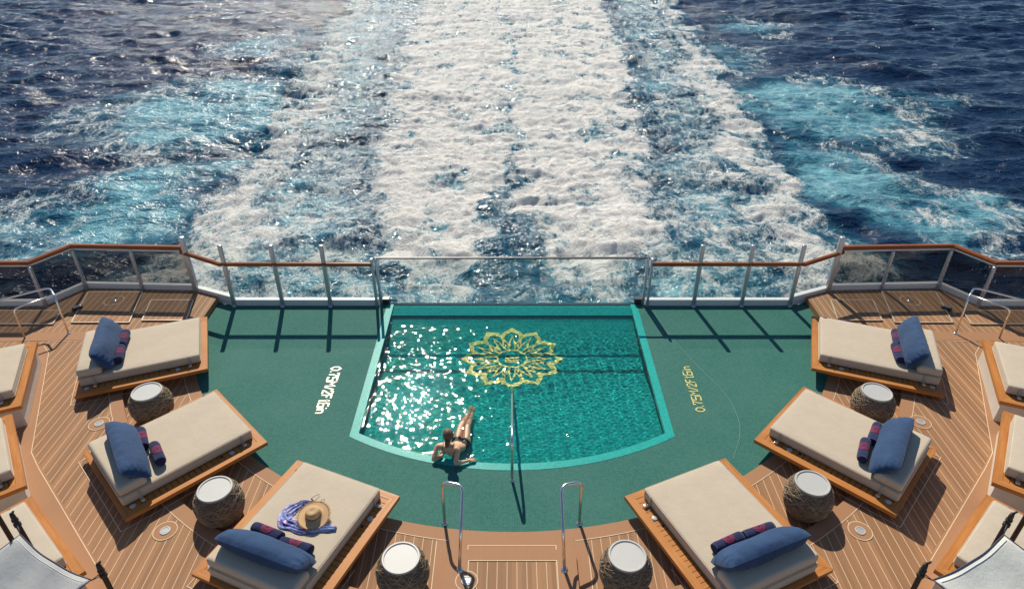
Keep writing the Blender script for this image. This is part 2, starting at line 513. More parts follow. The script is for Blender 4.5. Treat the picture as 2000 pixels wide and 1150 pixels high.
# ------------------------------------------------------------------ sea
SEA_Z = -9.0
def build_sea():
    def graded(parts):
        out = [parts[0][0]]
        for a, b_, st in parts:
            n = max(1, int(round((b_ - a) / st)))
            out += list(np.linspace(a, b_, n + 1)[1:])
        return np.array(out)
    xs_h = graded([(0, 33, 0.15), (33, 92, 0.33)])
    g = [92.0]; st = 0.5
    while g[-1] < 5000: st *= 1.35; g.append(g[-1] + st)
    xs_h = np.concatenate([xs_h, g[1:]])
    xs = np.concatenate([-xs_h[:0:-1], xs_h])
    ys = graded([(-300, -20, 40), (-20, 16, 3), (16, 24, 0.5), (24, 62, 0.13), (62, 128, 0.3)])
    g = [128.0]; st = 0.5
    while g[-1] < 8000: st *= 1.3; g.append(g[-1] + st)
    ys = np.concatenate([ys, g[1:]])
    X, Y = np.meshgrid(xs, ys)
    near = (1 - sstep(95, 200, np.abs(X))) * (1 - sstep(120, 260, Y))
    # open-sea chop: long low swell, steeper wind waves with sharp crests
    rng = np.random.RandomState(3)
    Z = np.zeros_like(X)
    for k in range(40):
        lam = 1.6 * (13.0 / 1.6) ** rng.rand()
        th = R(84) + rng.randn() * 0.42
        kk = 2 * np.pi / lam
        arg = kk * (X * np.cos(th) + Y * np.sin(th)) + rng.rand() * 6.283
        Z += 0.0100 * lam ** 0.8 * (np.sin(arg) + 0.3 * np.cos(2 * arg))
    def crest(fx, fy, seed):
        w1 = X * fx + 0.35 * fbm(X * fx * .7, Y * fy * .7, seed + 5, 2)
        return 1 - np.abs(fbm(w1, Y * fy + 0.35 * fbm(X * fx, Y * fy, seed + 9, 2), seed, 3, 0.5)) * 2
    Z += 0.22 * crest(.13, .26, 201) + 0.11 * crest(.33, .60, 221) + 0.055 * crest(.8, 1.3, 241)
    Z *= 0.9 + 0.5 * fbm(X * 0.05, Y * 0.05, 51, 3)
    Z -= 0.3
    # wake masks, in metres on the water
    wx = X + 2.6 * fbm(X * 0.15, Y * 0.17, 11, 4) + 1.1 * fbm(X * 0.6, Y * 0.6, 12, 4)
    wy = Y + 2.0 * fbm(X * 0.16, Y * 0.16, 21, 4)
    ax = np.abs(wx)
    yk = [20, 28, 32, 36, 42, 50, 62, 78, 113, 160]
    cen = np.interp(wy, yk, [6.5, 6.6, 7.6, 8.9, 9.4, 10.4, 11.5, 12.9, 14.6, 17])
    sin_ = np.interp(wy, yk, [12.5, 13.0, 13.4, 13.6, 14.0, 14.6, 16.0, 18.2, 21.5, 25])
    sout = np.interp(wy, yk, [19, 18.8, 18.5, 18.0, 18.3, 19.2, 20.5, 22.3, 25.0, 29])
    band = lambda a, lo, hi, e: sstep(lo - e, lo + e, a) * (1 - sstep(hi - e, hi + e, a))
    gap = np.interp(wy, [24, 30, 34, 38, 42, 47, 52], [1.8, 1.5, 1.3, 1.0, 0.65, 0.25, 0.0])
    core = (1 - sstep(cen - 2.2, cen + 1.0, ax))
    hole = (1 - sstep(gap - 0.5, gap + 0.6, np.abs(wx + 0.2))) * (1 - sstep(43, 50, wy))
    patch = fbm(X * 0.36 + 0.5 * fbm(X * .3, Y * .3, 33, 3), Y * 0.30 + 0.5 * fbm(X * .3, Y * .25, 34, 3) + 0.008 * X * X, 31, 6, 0.62)
    Dc = core * (0.80 + 0.62 * patch - 0.06 * sstep(60, 110, wy))
    seam = np.exp(-((wx + 0.2) / 0.7) ** 2) * sstep(42, 50, wy) * (1 - sstep(85, 110, wy))
    Dc = Dc * (1 - 0.78 * hole) * (1 - 0.50 * seam)
    Dc *= 1 - 0.48 * (1 - sstep(27, 32.5, wy))
    sec = band(ax, sin_, sout, 1.3)
    Ds = sec * (0.52 + 0.55 * patch - 0.06 * sstep(50, 100, wy))
    mid = band(ax, cen - 0.3, sin_ + 0.4, 0.9)
    edge_dark = band(ax, cen + 0.1, cen + 1.7, 0.8) * sstep(31, 36, wy)
    Dm = mid * (0.42 + 0.38 * patch) * (1 - 0.25 * edge_dark)
    # aerated turquoise patches
    T = np.zeros_like(X); Dp = np.zeros_like(X)
    px = X + 5.5 * fbm(X * 0.07, Y * 0.07, 41, 4) + 1.6 * fbm(X * 0.35, Y * 0.35, 42, 4)
    py = Y + 5.0 * fbm(X * 0.07, Y * 0.07, 43, 4) + 1.6 * fbm(X * 0.35, Y * 0.35, 44, 4)
    for (cx, cy, rx, ry, t, d) in [(-25.5, 57, 11.0, 11, 1.0, .42), (-22.5, 41, 5.0, 7.5, .85, .40), (-24.5, 35, 7.5, 4.5, .95, .44), (-27.5, 82, 6, 9, .6, .38), (-34.5, 60, 4.0, 6, .45, .42),
                                   (26.5, 57.5, 11.0, 10.5, 1.0, .44), (22.5, 41.5, 5.0, 8.0, .95, .44), (24.6, 36, 5.2, 4.6, .95, .50), (30.5, 93, 6.5, 7, .65, .46), (38.5, 61, 3.4, 4, .4, .42), (21.5, 76, 6, 10, .55, .34), (-21.5, 72, 5.5, 10, .5, .36)]:
        d2 = np.sqrt(((px - cx) / rx) ** 2 + ((py - cy) / ry) ** 2)
        mk = 1 - sstep(0.35, 1.15, d2)
        rim = np.exp(-((d2 - 0.85) / 0.24) ** 2) * (0.5 + 0.5 * np.sign(cx) * np.sign(X - cx))
        T = np.maximum(T, t * mk)
        Dp = np.maximum(Dp, d * (0.55 * mk + 0.75 * rim))
    swirl = fbm(X * 0.13, Y * 0.20, 61, 4)
    T = T * (0.85 + 0.85 * swirl)
    Dp = Dp * (0.95 + 0.95 * patch)
    T = np.maximum(T, 0.72 * mid * (0.8 + 0.7 * swirl) * (1 - 0.35 * edge_dark))
    T = np.maximum(T, 0.6 * sec * (0.9 + 0.5 * swirl))
    T = np.maximum(T, 0.60 * core * (1 - 0.40 * hole))
    Dn = np.maximum.reduce([Dc, Ds, Dm, Dp]) * (1 - sstep(150, 420, Y))
    T = T * (1 - sstep(150, 420, Y)); T = np.clip(T, 0, 1)
    # boiling, heaped-up water in the wake
    # overlapping scalloped surges in the two propeller lobes
    lobe = np.where(wx < 0, wx + 5.2, wx - 5.2)
    yw = Y + 0.055 * lobe ** 2 + 1.1 * fbm(X * .32, Y * .22, 75, 4)
    scal = 1 - np.abs(fbm(wx * 0.16 + 0.4 * fbm(X * .4, Y * .4, 78, 3), yw * 0.30, 71, 3, 0.5)) * 2.2
    soft = fbm(wx * 0.55 + 0.4 * fbm(X * .8, Y * .8, 79, 3), Y * 0.42, 77, 5, 0.6)
    holes = fbm(wx * 0.34 + 0.6 * fbm(X * .5, Y * .5, 83, 3), yw * 0.42 + 0.6 * fbm(X * .5, Y * .5, 84, 3), 82, 4, 0.6)
    fine = fbm(X * 1.8, Y * 1.4, 81, 4, 0.62)
    Z = Z * (1 - 0.45 * core) + scal * (0.26 * core + 0.17 * sec + 0.11 * mid) + soft * (0.26 * core + 0.16 * sec + 0.10 * mid) + fine * (0.15 * core + 0.09 * sec + 0.06 * mid + 0.05 * np.clip(Dp * 2, 0, 1)) - 0.25 * core
    Dn = Dn + core * (0.20 * scal + 0.22 * soft - 1.15 * np.clip(holes - 0.04, 0, 1) - 0.02) * (1 - 0.7 * hole) + sec * (0.18 * scal + 0.1 * soft - 0.5 * np.clip(holes - 0.1, 0, 1))
    Dn = np.clip(Dn, 0, 1.4) * (1 - sstep(150, 420, Y))
    Z = Z * near + SEA_Z
    ny, nx = X.shape
    co = np.stack([X, Y, Z], -1).reshape(-1, 3).astype(np.float32)
    idx = np.arange(nx * ny).reshape(ny, nx)
    quads = np.stack([idx[:-1, :-1], idx[:-1, 1:], idx[1:, 1:], idx[1:, :-1]], -1).reshape(-1, 4).astype(np.int32)
    me = bpy.data.meshes.new('sea')
    me.vertices.add(len(co)); me.vertices.foreach_set('co', co.ravel())
    nq = len(quads)
    me.loops.add(nq * 4); me.loops.foreach_set('vertex_index', quads.ravel())
    me.polygons.add(nq)
    me.polygons.foreach_set('loop_start', np.arange(0, nq * 4, 4, dtype=np.int32))
    me.polygons.foreach_set('use_smooth', np.ones(nq, dtype=bool))
    me.update(calc_edges=True)
    for nm, arr in (('foam', Dn), ('aerated', T)):
        a = me.attributes.new(nm, 'FLOAT', 'POINT')
        a.data.foreach_set('value', arr.ravel().astype(np.float32))
    # material
    m, nt, b, out = nodes_of('sea_water')
    co_ = objco(nt)
    aD = N(nt, 'ShaderNodeAttribute'); aD.attribute_name = 'foam'
    aT = N(nt, 'ShaderNodeAttribute'); aT.attribute_name = 'aerated'
    D, Tn = aD.outputs['Fac'], aT.outputs['Fac']
    st = mapping(nt, co_, (1.1, 0.78, 1.0))
    n1 = noise(nt, st, 0.75, 10, 0.68, 1.3)
    n2 = noise(nt, st, 1.9, 8, 0.62, 1.8)
    vein = math_n(nt, 'SUBTRACT', 1.0, math_n(nt, 'MULTIPLY', math_n(nt, 'ABSOLUTE', math_n(nt, 'SUBTRACT', n2, 0.5)), 8.0), clamp=True)
    n3 = noise(nt, st, 0.5, 9, 0.62, 1.8)
    vein2 = math_n(nt, 'SUBTRACT', 1.0, math_n(nt, 'MULTIPLY', math_n(nt, 'ABSOLUTE', math_n(nt, 'SUBTRACT', n3, 0.5)), 12.0), clamp=True)
    n4 = noise(nt, st, 6.5, 6, 0.7, 0.8)
    F = math_n(nt, 'ADD', D, math_n(nt, 'MULTIPLY', math_n(nt, 'SUBTRACT', n1, 0.5), 1.25))
    F = math_n(nt, 'ADD', F, math_n(nt, 'MULTIPLY', vein, 0.22))
    F = math_n(nt, 'ADD', F, math_n(nt, 'MULTIPLY', vein2, 0.20))
    F = math_n(nt, 'ADD', F, math_n(nt, 'MULTIPLY', math_n(nt, 'SUBTRACT', n4, 0.5), 0.55))
    gate = maprange(nt, D, 0.05, 0.30)
    foam = math_n(nt, 'MULTIPLY', maprange(nt, F, 0.50, 0.80), gate, clamp=True)
    tq = math_n(nt, 'MULTIPLY', Tn, maprange(nt, n1, 0.30, 0.66, 0.55, 1.1), clamp=True)
    col = mix_col(nt, maprange(nt, tq, 0.0, 0.5), (0.0042, 0.023, 0.064), (0.030, 0.150, 0.215))
    col = mix_col(nt, maprange(nt, tq, 0.40, 1.0), col, (0.24, 0.54, 0.59))
    nt.links.new(col, b.inputs['Base Color'])
    b.inputs['Roughness'].default_value = 0.12
    b.inputs['IOR'].default_value = 1.33
    rip = math_n(nt, 'ADD', noise(nt, mapping(nt, co_, (0.8, 1.3, 1)), 0.9, 5, 0.55, 0.4), math_n(nt, 'MULTIPLY', noise(nt, mapping(nt, co_, (0.9, 1.4, 1)), 4, 3, 0.55), 0.2))
    bp = bump(nt, rip, 1.0, 0.42, b)
    fd = N(nt, 'ShaderNodeBsdfPrincipled')
    fc = mix_col(nt, maprange(nt, F, 0.48, 0.78), (0.22, 0.37, 0.42), (0.70, 0.735, 0.71))
    fc = mix_col(nt, maprange(nt, F, 0.76, 1.04), fc, (0.95, 0.915, 0.845))
    nt.links.new(fc, fd.inputs['Base Color'])
    fd.inputs['Roughness'].default_value = 0.75
    fd.inputs['Specular IOR Level'].default_value = 0.3
    fh = math_n(nt, 'ADD', math_n(nt, 'MULTIPLY', n1, 1.2), math_n(nt, 'ADD', math_n(nt, 'MULTIPLY', n4, 0.42), math_n(nt, 'MULTIPLY', vein, 0.08)))
    bump(nt, fh, 0.9, 0.42, fd)
    mx = N(nt, 'ShaderNodeMixShader')
    nt.links.new(foam, mx.inputs[0]); nt.links.new(b.outputs[0], mx.inputs[1]); nt.links.new(fd.outputs[0], mx.inputs[2])
    nt.links.new(mx.outputs[0], out.inputs[0])
    me.materials.append(m)
    o = bpy.data.objects.new('sea', me)
    COL.objects.link(o)
    tag(o, kind='structure')
build_sea()

# ------------------------------------------------------------------ ship, deck, pool surround
AR, AC = 6.77, 13.2            # mosaic arc: radius and centre y
PR, PC = 5.36, 13.0            # pool front arc (outside of coping)
PX = 2.75                      # half width of pool (outside of coping)
CW = 0.145                     # coping width
DZ = 0.03                      # deck above mosaic
def y_arc(x): return AC - math.sqrt(max(0.0, AR * AR - x * x))
def y_pool(x, inset=0.0): return PC - math.sqrt((PR - inset) ** 2 - x * x)
def y_back(x):
    a = abs(x)
    return float(np.interp(a, [0, 6.3, 7.1, 9.6, 10.15, 14], [12.5, 12.5, 13.05, 13.05, 12.35, 12.3]))

# hull below the deck
hb = MB()
outline = [(-14, -6), (14, -6), (14, 12.3), (10.15, 12.35), (9.6, 13.05), (7.1, 13.05), (6.3, 12.52), (2.9, 12.52), (2.9, 12.62), (-2.9, 12.62), (-2.9, 12.52), (-6.3, 12.52), (-7.1, 13.05), (-9.6, 13.05), (-10.15, 12.35), (-14, 12.3)]
hb.prism([(x, y - 0.02) for x, y in outline], -11, -1.3)
nO = len(outline)
vs = [(x, y - 0.02, z) for z in (-1.3, -0.02) for x, y in outline]
hb.add(vs, [(i, (i + 1) % nO, nO + (i + 1) % nO, nO + i) for i in range(nO)])
tag(hb.build('ship_hull', M['hull']), kind='structure')

# deck sheets: a low ring next to the mosaic, a raised deck outside it, and a small raised landing at the steps
RE = 8.0
STEP_Y, STEP_X = 6.06, 0.88
OZ = 0.13
def y_edge(x): return AC - math.sqrt(max(0.0, RE * RE - x * x))
xs = sorted(set([round(AR * math.sin(R(a)), 4) for a in np.linspace(-90, 90, 91)] + [round(RE * math.sin(R(a)), 4) for a in np.linspace(-90, 90, 91)] + [-14, -12, -10.15, -9.6, -7.1, -6.5, 6.5, 7.1, 9.6, 10.15, 12, 14, -STEP_X, STEP_X]))
d = MB()
for a, b_ in zip(xs[:-1], xs[1:]):
    mid = (a + b_) / 2
    if abs(mid) < RE:
        ya = min(y_arc(a), y_back(a)) if abs(a) < AR else y_back(a)
        yb = min(y_arc(b_), y_back(b_)) if abs(b_) < AR else y_back(b_)
        d.add([(a, 3, DZ), (b_, 3, DZ), (b_, yb, DZ), (a, ya, DZ)], [(0, 1, 2, 3)], 0)
        if abs(mid) < AR:
            d.add([(a, ya, DZ), (b_, yb, DZ), (b_, yb, -0.05), (a, ya, -0.05)], [(0, 1, 2, 3)], 1)
    if abs(mid) < STEP_X: ta = tb_ = STEP_Y
    elif abs(mid) < RE: ta, tb_ = min(y_edge(a), y_back(a)), min(y_edge(b_), y_back(b_))
    else: ta, tb_ = y_back(a), y_back(b_)
    d.add([(a, -6, OZ), (b_, -6, OZ), (b_, tb_, OZ), (a, ta, OZ)], [(0, 1, 2, 3)], 0)
    if abs(mid) < RE:
        d.add([(a, ta, OZ), (b_, tb_, OZ), (b_, tb_, 0), (a, ta, 0)], [(0, 1, 2, 3)], 1)
        if abs(mid) > 6.5:
            wa_, wb_ = max(11.2, ta), max(11.2, tb_)
            if y_back(a) - wa_ > .01 or y_back(b_) - wb_ > .01:
                d.add([(a, wa_, OZ), (b_, wb_, OZ), (b_, y_back(b_), OZ), (a, y_back(a), OZ)], [(0, 1, 2, 3)], 0)
for s in (-1, 1):
    d.add([(s * STEP_X, 5.0, OZ), (s * STEP_X, STEP_Y, OZ), (s * STEP_X, STEP_Y, 0), (s * STEP_X, 5.0, 0)], [(0, 1, 2, 3)], 1)
    d.add([(s * 6.5, 11.2, OZ), (s * 6.5, 12.6, OZ), (s * 6.5, 12.6, -.02), (s * 6.5, 11.2, -.02)], [(0, 1, 2, 3)], 1)
# plain margins and pale border lines, a few mm proud
def ring(mb, r0, r1, a0, a1, z, mi, n=60, cy=AC):
    p0 = arc_pts(0, cy, r0, a0, a1, n); p1 = arc_pts(0, cy, r1, a0, a1, n)
    vs = [(x, y, z) for x, y in p0] + [(x, y, z) for x, y in p1]
    mb.add(vs, [(i, i + 1, n + 2 + i, n + 1 + i) for i in range(n)], mi)
LW = 0.012
ring(d, AR, AR + 0.20, 190, 350, DZ + 0.004, 1)
ring(d, AR + 0.20, AR + 0.20 + LW, 190, 262.6, DZ + 0.006, 2)
ring(d, AR + 0.20, AR + 0.20 + LW, 277.4, 350, DZ + 0.006, 2)
for sd in (0, 1):
    e = (lambda a: a) if sd == 0 else (lambda a: 540 - a)
    ring(d, RE, 8.2, e(200), e(262), OZ + 0.004, 1)
    ring(d, 8.2, 8.2 + LW, e(200), e(262), OZ + 0.006, 2)
# landing: plain border and outline
d.add([(-STEP_X, 5.88, OZ + .004), (STEP_X, 5.88, OZ + .004), (STEP_X, STEP_Y, OZ + .004), (-STEP_X, STEP_Y, OZ + .004)], [(0, 1, 2, 3)], 1)
d.add([(-STEP_X, STEP_Y - .02, DZ + .0052), (STEP_X, STEP_Y - .02, DZ + .0052), (STEP_X, 6.40, DZ + .0052), (-STEP_X, 6.40, DZ + .0052)], [(0, 1, 2, 3)], 1)
d.ribbon([(-0.62, 6.10), (-0.62, 6.20), (0.62, 6.20), (0.62, 6.10)], LW, DZ + 0.008, mi=2)
d.ribbon([(-0.59, 2), (-0.59, 5.88), (0.61, 5.88), (0.61, 2)], LW, OZ + 0.008, mi=2)
for s in (-1, 1):
    d.add([(s * STEP_X, 2, OZ + .005), (s * 0.60, 2, OZ + .005), (s * 0.60, 5.88, OZ + .005), (s * STEP_X, 5.88, OZ + .005)], [(0, 1, 2, 3)], 1)
    d.add([(s * 0.885, 3, DZ + .0025), (s * 1.07, 3, DZ + .0025), (s * 1.07, 6.45, DZ + .0025), (s * 0.885, 6.45, DZ + .0025)], [(0, 1, 2, 3)], 1)
    d.ribbon([(s * 1.07, 3), (s * 1.07, 6.28)], LW, DZ + 0.006, mi=2)
    # outer margin running in front of the raised outer sunbeds
    op = [(s * 9.25, 10.78), (s * 9.03, 10.55), (s * 7.77, 7.90), (s * 7.45, 7.56), (s * 5.43, 5.61), (s * 4.1, 4.33)]
    d.ribbon([(x + s * 0.17, y - 0.0) for x, y in op], 0.30, OZ + 0.004, mi=1)
    d.ribbon(op, LW, OZ + 0.006, mi=2)
    d.ribbon([(s * 7.6, 11.17), (s * 12, 11.02)], 0.30, OZ + 0.0045, mi=1)
    d.ribbon([(s * 7.6, 11.01), (s * 9.27, 10.93)], LW, OZ + 0.0065, mi=2)
deck = d.build('deck', [M['deck'], M['teak_plain'], M['cream_line']])
tag(deck, kind='structure')

# mosaic surround
g = MB()
xg = sorted(set([round(AR * math.sin(R(a)), 4) for a in np.linspace(-90, 90, 121)] + [-PX, PX]))
for a, b_ in zip(xg[:-1], xg[1:]):
    mid = (a + b_) / 2
    top = (lambda x: y_pool(x)) if abs(mid) < PX else (lambda x: 12.5)
    ta, tb = top(a), top(b_)
    la, lb = min(y_arc(a), 12.5), min(y_arc(b_), 12.5)
    if ta - la < 1e-4 and tb - lb < 1e-4: continue
    g.add([(a, la, 0), (b_, lb, 0), (b_, tb, 0), (a, ta, 0)], [(0, 1, 2, 3)])
def faint(pts): g.ribbon(pts, .009, 0.0035, mi=1)
for sg in (1,):
    faint([(sg * q[0], q[1]) for q in smooth_path([(3.05, 11.9, 0), (3.55, 10.4, 0), (3.95, 9.4, 0), (3.95, 8.6, 0), (3.6, 7.9, 0)], .6, 8)])
M['joint'] = plain('pale_joint', (0.10, 0.23, 0.19), 0.6)
tag(g.build('pool_surround', [M['green'], M['joint']]), kind='structure')

# coping
cp = MB()
n = 40
xo = np.linspace(-PX, PX, n + 1)
for i in range(n):
    a, b_ = xo[i], xo[i + 1]
    k = (PX - CW) / PX
    vs = [(a, y_pool(a), 0.004), (b_, y_pool(b_), 0.004), (b_ * k, y_pool(b_ * k, CW), 0.004), (a * k, y_pool(a * k, CW), 0.004)]
    cp.add(vs, [(0, 1, 2, 3)])
    cp.add([vs[3], vs[2], (vs[2][0], vs[2][1], -0.1), (vs[3][0], vs[3][1], -0.1)], [(0, 1, 2, 3)])
yi = y_pool(PX - CW, CW)
for s in (-1, 1):
    cp.add([(s * PX, y_pool(PX), .004), (s * (PX - CW), yi, .004), (s * (PX - CW), 12.5, .004), (s * PX, 12.5, .004)], [(0, 1, 2, 3)])
    cp.add([(s * (PX - CW), yi, .004), (s * (PX - CW), 12.5, .004), (s * (PX - CW), 12.5, -.1), (s * (PX - CW), yi, -.1)], [(0, 1, 2, 3)])
cop = cp.build('pool_coping', M['coping']); tag(cop, kind='structure')

# basin: shelf at the front, floor, weir at the far end
PI_ = PX - CW
ba = MB()
def floor_z(y, x):
    y0 = y_pool(x, CW)
    f0 = float(np.interp(y - y0, [0, 0.9, 1.9, 9], [-0.24, -0.28, -0.42, -0.42]))
    return float(np.interp(y, [11.1, 12.13], [f0, -0.14])) if y > 11.1 else f0
nx_, ny_ = 44, 90
xs_ = np.linspace(-PI_, PI_, nx_ + 1)
WEIR = 12.13
vs = []
for x in xs_:
    for j in range(ny_ + 1):
        y = y_pool(x, CW) + (WEIR - y_pool(x, CW)) * j / ny_
        vs.append((x, y, floor_z(y, x)))
fs = []
for i in range(nx_):
    for j in range(ny_):
        q = i * (ny_ + 1) + j
        fs.append((q, q + ny_ + 1, q + ny_ + 2, q + 1))
ba.add(vs, fs, 0, True)
for i in range(nx_):
    a, b_ = xs_[i], xs_[i + 1]
    ba.add([(a, y_pool(a, CW), -.1), (b_, y_pool(b_, CW), -.1), (b_, y_pool(b_, CW), -.3), (a, y_pool(a, CW), -.3)], [(0, 1, 2, 3)], 0)
for s in (-1, 1):
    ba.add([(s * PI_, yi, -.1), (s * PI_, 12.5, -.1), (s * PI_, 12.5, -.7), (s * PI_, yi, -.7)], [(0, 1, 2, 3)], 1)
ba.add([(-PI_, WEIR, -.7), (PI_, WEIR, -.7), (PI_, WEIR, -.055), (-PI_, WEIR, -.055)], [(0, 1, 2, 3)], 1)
ba.add([(-PI_, WEIR, -.055), (PI_, WEIR, -.055), (PI_, 12.5, -.055), (-PI_, 12.5, -.055)], [(0, 1, 2, 3)], 0)
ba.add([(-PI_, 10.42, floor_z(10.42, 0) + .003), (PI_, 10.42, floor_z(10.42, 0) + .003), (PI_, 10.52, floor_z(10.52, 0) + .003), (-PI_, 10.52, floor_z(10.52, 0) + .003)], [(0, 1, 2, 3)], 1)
basin = ba.build('pool_basin', [M['pool_tile'], M['pool_tile_dark'], M['coping']])
tag(basin, kind='structure')

# water surface with small real waves
def build_water():
    nx, ny = 520, 450
    x = np.linspace(-PI_ + 0.001, PI_ - 0.001, nx)
    y0 = np.array([y_pool(v, CW) + 0.001 for v in x])
    t = np.linspace(0, 1, ny)
    X = np.repeat(x[:, None], ny, 1)
    Y = y0[:, None] + (12.495 - y0[:, None]) * t[None, :]
    Z = np.zeros_like(X)
    rng = np.random.RandomState(5)
    for k in range(44):
        lam = 0.062 * (0.40 / 0.062) ** (rng.rand() ** 1.1)
        th = rng.rand() * 6.283
        kk = 2 * np.pi / lam
        Z += 0.00064 * lam / 0.3 * np.sin(kk * (X * np.cos(th) + Y * np.sin(th)) + rng.rand() * 6.283)
    # ripples spreading from the bather
    rr = np.hypot(X + 0.7, Y - 8.7)
    Z += 0.0011 * np.sin(rr * 2 * np.pi / 0.24) * np.exp(-rr / 1.3) * (1 - np.exp(-rr * 2))
    Z *= 1 - 0.85 * sstep(11.6, 12.2, Y)
    Z += -0.03
    co = np.stack([X, Y, Z], -1).reshape(-1, 3).astype(np.float32)
    idx = np.arange(nx * ny).reshape(nx, ny)
    quads = np.stack([idx[:-1, :-1], idx[1:, :-1], idx[1:, 1:], idx[:-1, 1:]], -1).reshape(-1, 4)
    me = bpy.data.meshes.new('pool_water')
    me.from_pydata(co.tolist(), [], quads.tolist())
    me.polygons.foreach_set('use_smooth', np.ones(len(quads), dtype=bool))
    me.materials.append(M['water'])
    o = bpy.data.objects.new('pool_water', me)
    COL.objects.link(o)
    tag(o, kind='structure')
    return o
water = build_water()
water.cycles.is_caustics_caster = True
basin.cycles.is_caustics_receiver = True

# ------------------------------------------------------------------ lotus drawing (shared by pool emblem and towel embroidery)
def lotus(rad):
    """list of (polyline, relative width, closed)"""
    out = []
    def P(r, a): return (rad * r * math.sin(a), rad * r * math.cos(a))
    n = 12
    st = 2 * math.pi / n
    ring_ = []
    for k in range(n):
        a = k * st
        for da, r in ((-0.5, 0.74), (-0.43, 0.84), (-0.30, 0.90), (-0.12, 0.945), (0, 1.0), (0.12, 0.945), (0.30, 0.90), (0.43, 0.84)):
            ring_.append(P(r, a + da * st))
    out.append((ring_, 0.050, True))
    for k in range(n):
        a = k * st
        out.append(([P(0.74, a + .5 * st), P(0.60, a + .42 * st), P(0.53, a + .28 * st)], 0.028, False))
        out.append(([P(0.74, a - .5 * st), P(0.60, a - .42 * st), P(0.53, a - .28 * st)], 0.028, False))
        out.append(([P(0.40, a - .30 * st), P(0.52, a - .20 * st), P(0.80, a), P(0.52, a + .20 * st), P(0.40, a + .30 * st)], 0.030, False))
        out.append(([P(0.33, a + .30 * st), P(0.43, a + .36 * st), P(0.52, a + .5 * st), P(0.43, a + .64 * st), P(0.33, a + .70 * st)], 0.022, False))
    out.append(([P(0.31, 2 * math.pi * i / 36) for i in range(36)], 0.030, True))
    # blocky two-row monogram in the middle
    for (x, y) in ((-0.10, 0.05), (0.0, 0.05), (0.10, 0.05)):
        out.append(([(rad * (x), rad * (y - 0.05)), (rad * (x), rad * (y + 0.065))], 0.055, False))
    out.append(([(-0.13 * rad, 0.095 * rad), (0.13 * rad, 0.095 * rad)], 0.045, False))
    for x in (-0.07, 0.07):
        out.append(([(rad * (x - .055), -0.055 * rad), (rad * (x + .055), -0.055 * rad), (rad * (x + .04), -0.125 * rad), (rad * (x - .04), -0.125 * rad)], 0.035, True))
    return out

em = MB()
for pts, w_, cl in lotus(1.0):
    # subdivide so the strips follow the floor
    em.ribbon(pts, w_ * (1.9 if len(pts) == 96 else 1.45), 0, cl)
em.v = [(x * 0.975, y * 0.865 + 10.87, floor_z(y * 0.865 + 10.87, 0) + 0.012) for x, y, z in em.v]
emb = em.build('floor_emblem', M['gold'])
tag(emb, 'round gold lotus mosaic set in the pool floor', 'mosaic')
emb.cycles.is_caustics_receiver = True

# depth markings
GL = {
 '0': (0.62, [[(0, .25), (0, .75), (.31, 1.0), (.62, .75), (.62, .25), (.31, 0), (0, .25)]]),
 '.': (0.16, [[(.08, 0), (.08, .16)]]),
 '7': (0.58, [[(0, .78), (0, 1), (.58, 1), (.25, .45), (.25, 0)]]),
 '5': (0.60, [[(.6, 1), (0, 1), (0, .55), (.6, .55), (.6, 0), (0, 0), (0, .18)]]),
 'M': (0.74, [[(0, 0), (0, 1), (.37, .5), (.74, 1), (.74, 0)]]),
 '/': (0.42, [[(0, 0), (.42, 1)]]),
 '2': (0.58, [[(0, .72), (.12, 1), (.46, 1), (.58, .76), (0, .1), (0, 0), (.58, 0)]]),
 'F': (0.54, [[(0, 0), (0, 1), (.54, 1)], [(0, .55), (.42, .55)]]),
 't': (0.42, [[(.2, 1), (.2, 0), (.42, 0)], [(0, .72), (.42, .72)]]),
 '6': (0.58, [[(.56, 1), (0, 1), (0, 0), (.58, 0), (.58, .52), (0, .52)]]),
 'i': (0.12, [[(.06, 0), (.06, .62)], [(.06, .82), (.06, .97)]]),
 'n': (0.50, [[(0, 0), (0, .64), (.36, .64), (.5, .5), (.5, 0)]]),
}
def marking(text, length, height, stroke, place):
    w = sum(GL[c][0] for c in text)
    gap_ = (length / height * 1.25 - w) / (len(text) - 1) if False else 0.20
    total = w + gap_ * (len(text) - 1)
    k = length / total
    mb = MB(); x = 0
    for c in text:
        wd, strokes = GL[c]
        for s in strokes:
            mb.ribbon([((x + px) * k, py * height) for px, py in s], stroke, 0)
        x += wd + gap_
    mb.v = [place(px, py) for px, py, _ in mb.v]
    return mb
mk = marking('0.75M/2Ft6in', 1.30, 0.185, 0.034, lambda x, y: (-3.47 + y, 10.28 - x, 0.006))
tag(mk.build('depth_marking', M['pale_gold']), 'pale mosaic depth marking 0.75M/2Ft6in on the green tiles left of the pool', 'lettering', 'depth markings set in the green tiles')
mk = marking('0.75M/2Ft6in', 1.27, 0.165, 0.021, lambda x, y: (3.42 - y, 9.02 + x, 0.006))
tag(mk.build('depth_marking', M['yellow']), 'yellow mosaic depth marking 0.75M/2Ft6in on the green tiles right of the pool', 'lettering', 'depth markings set in the green tiles')

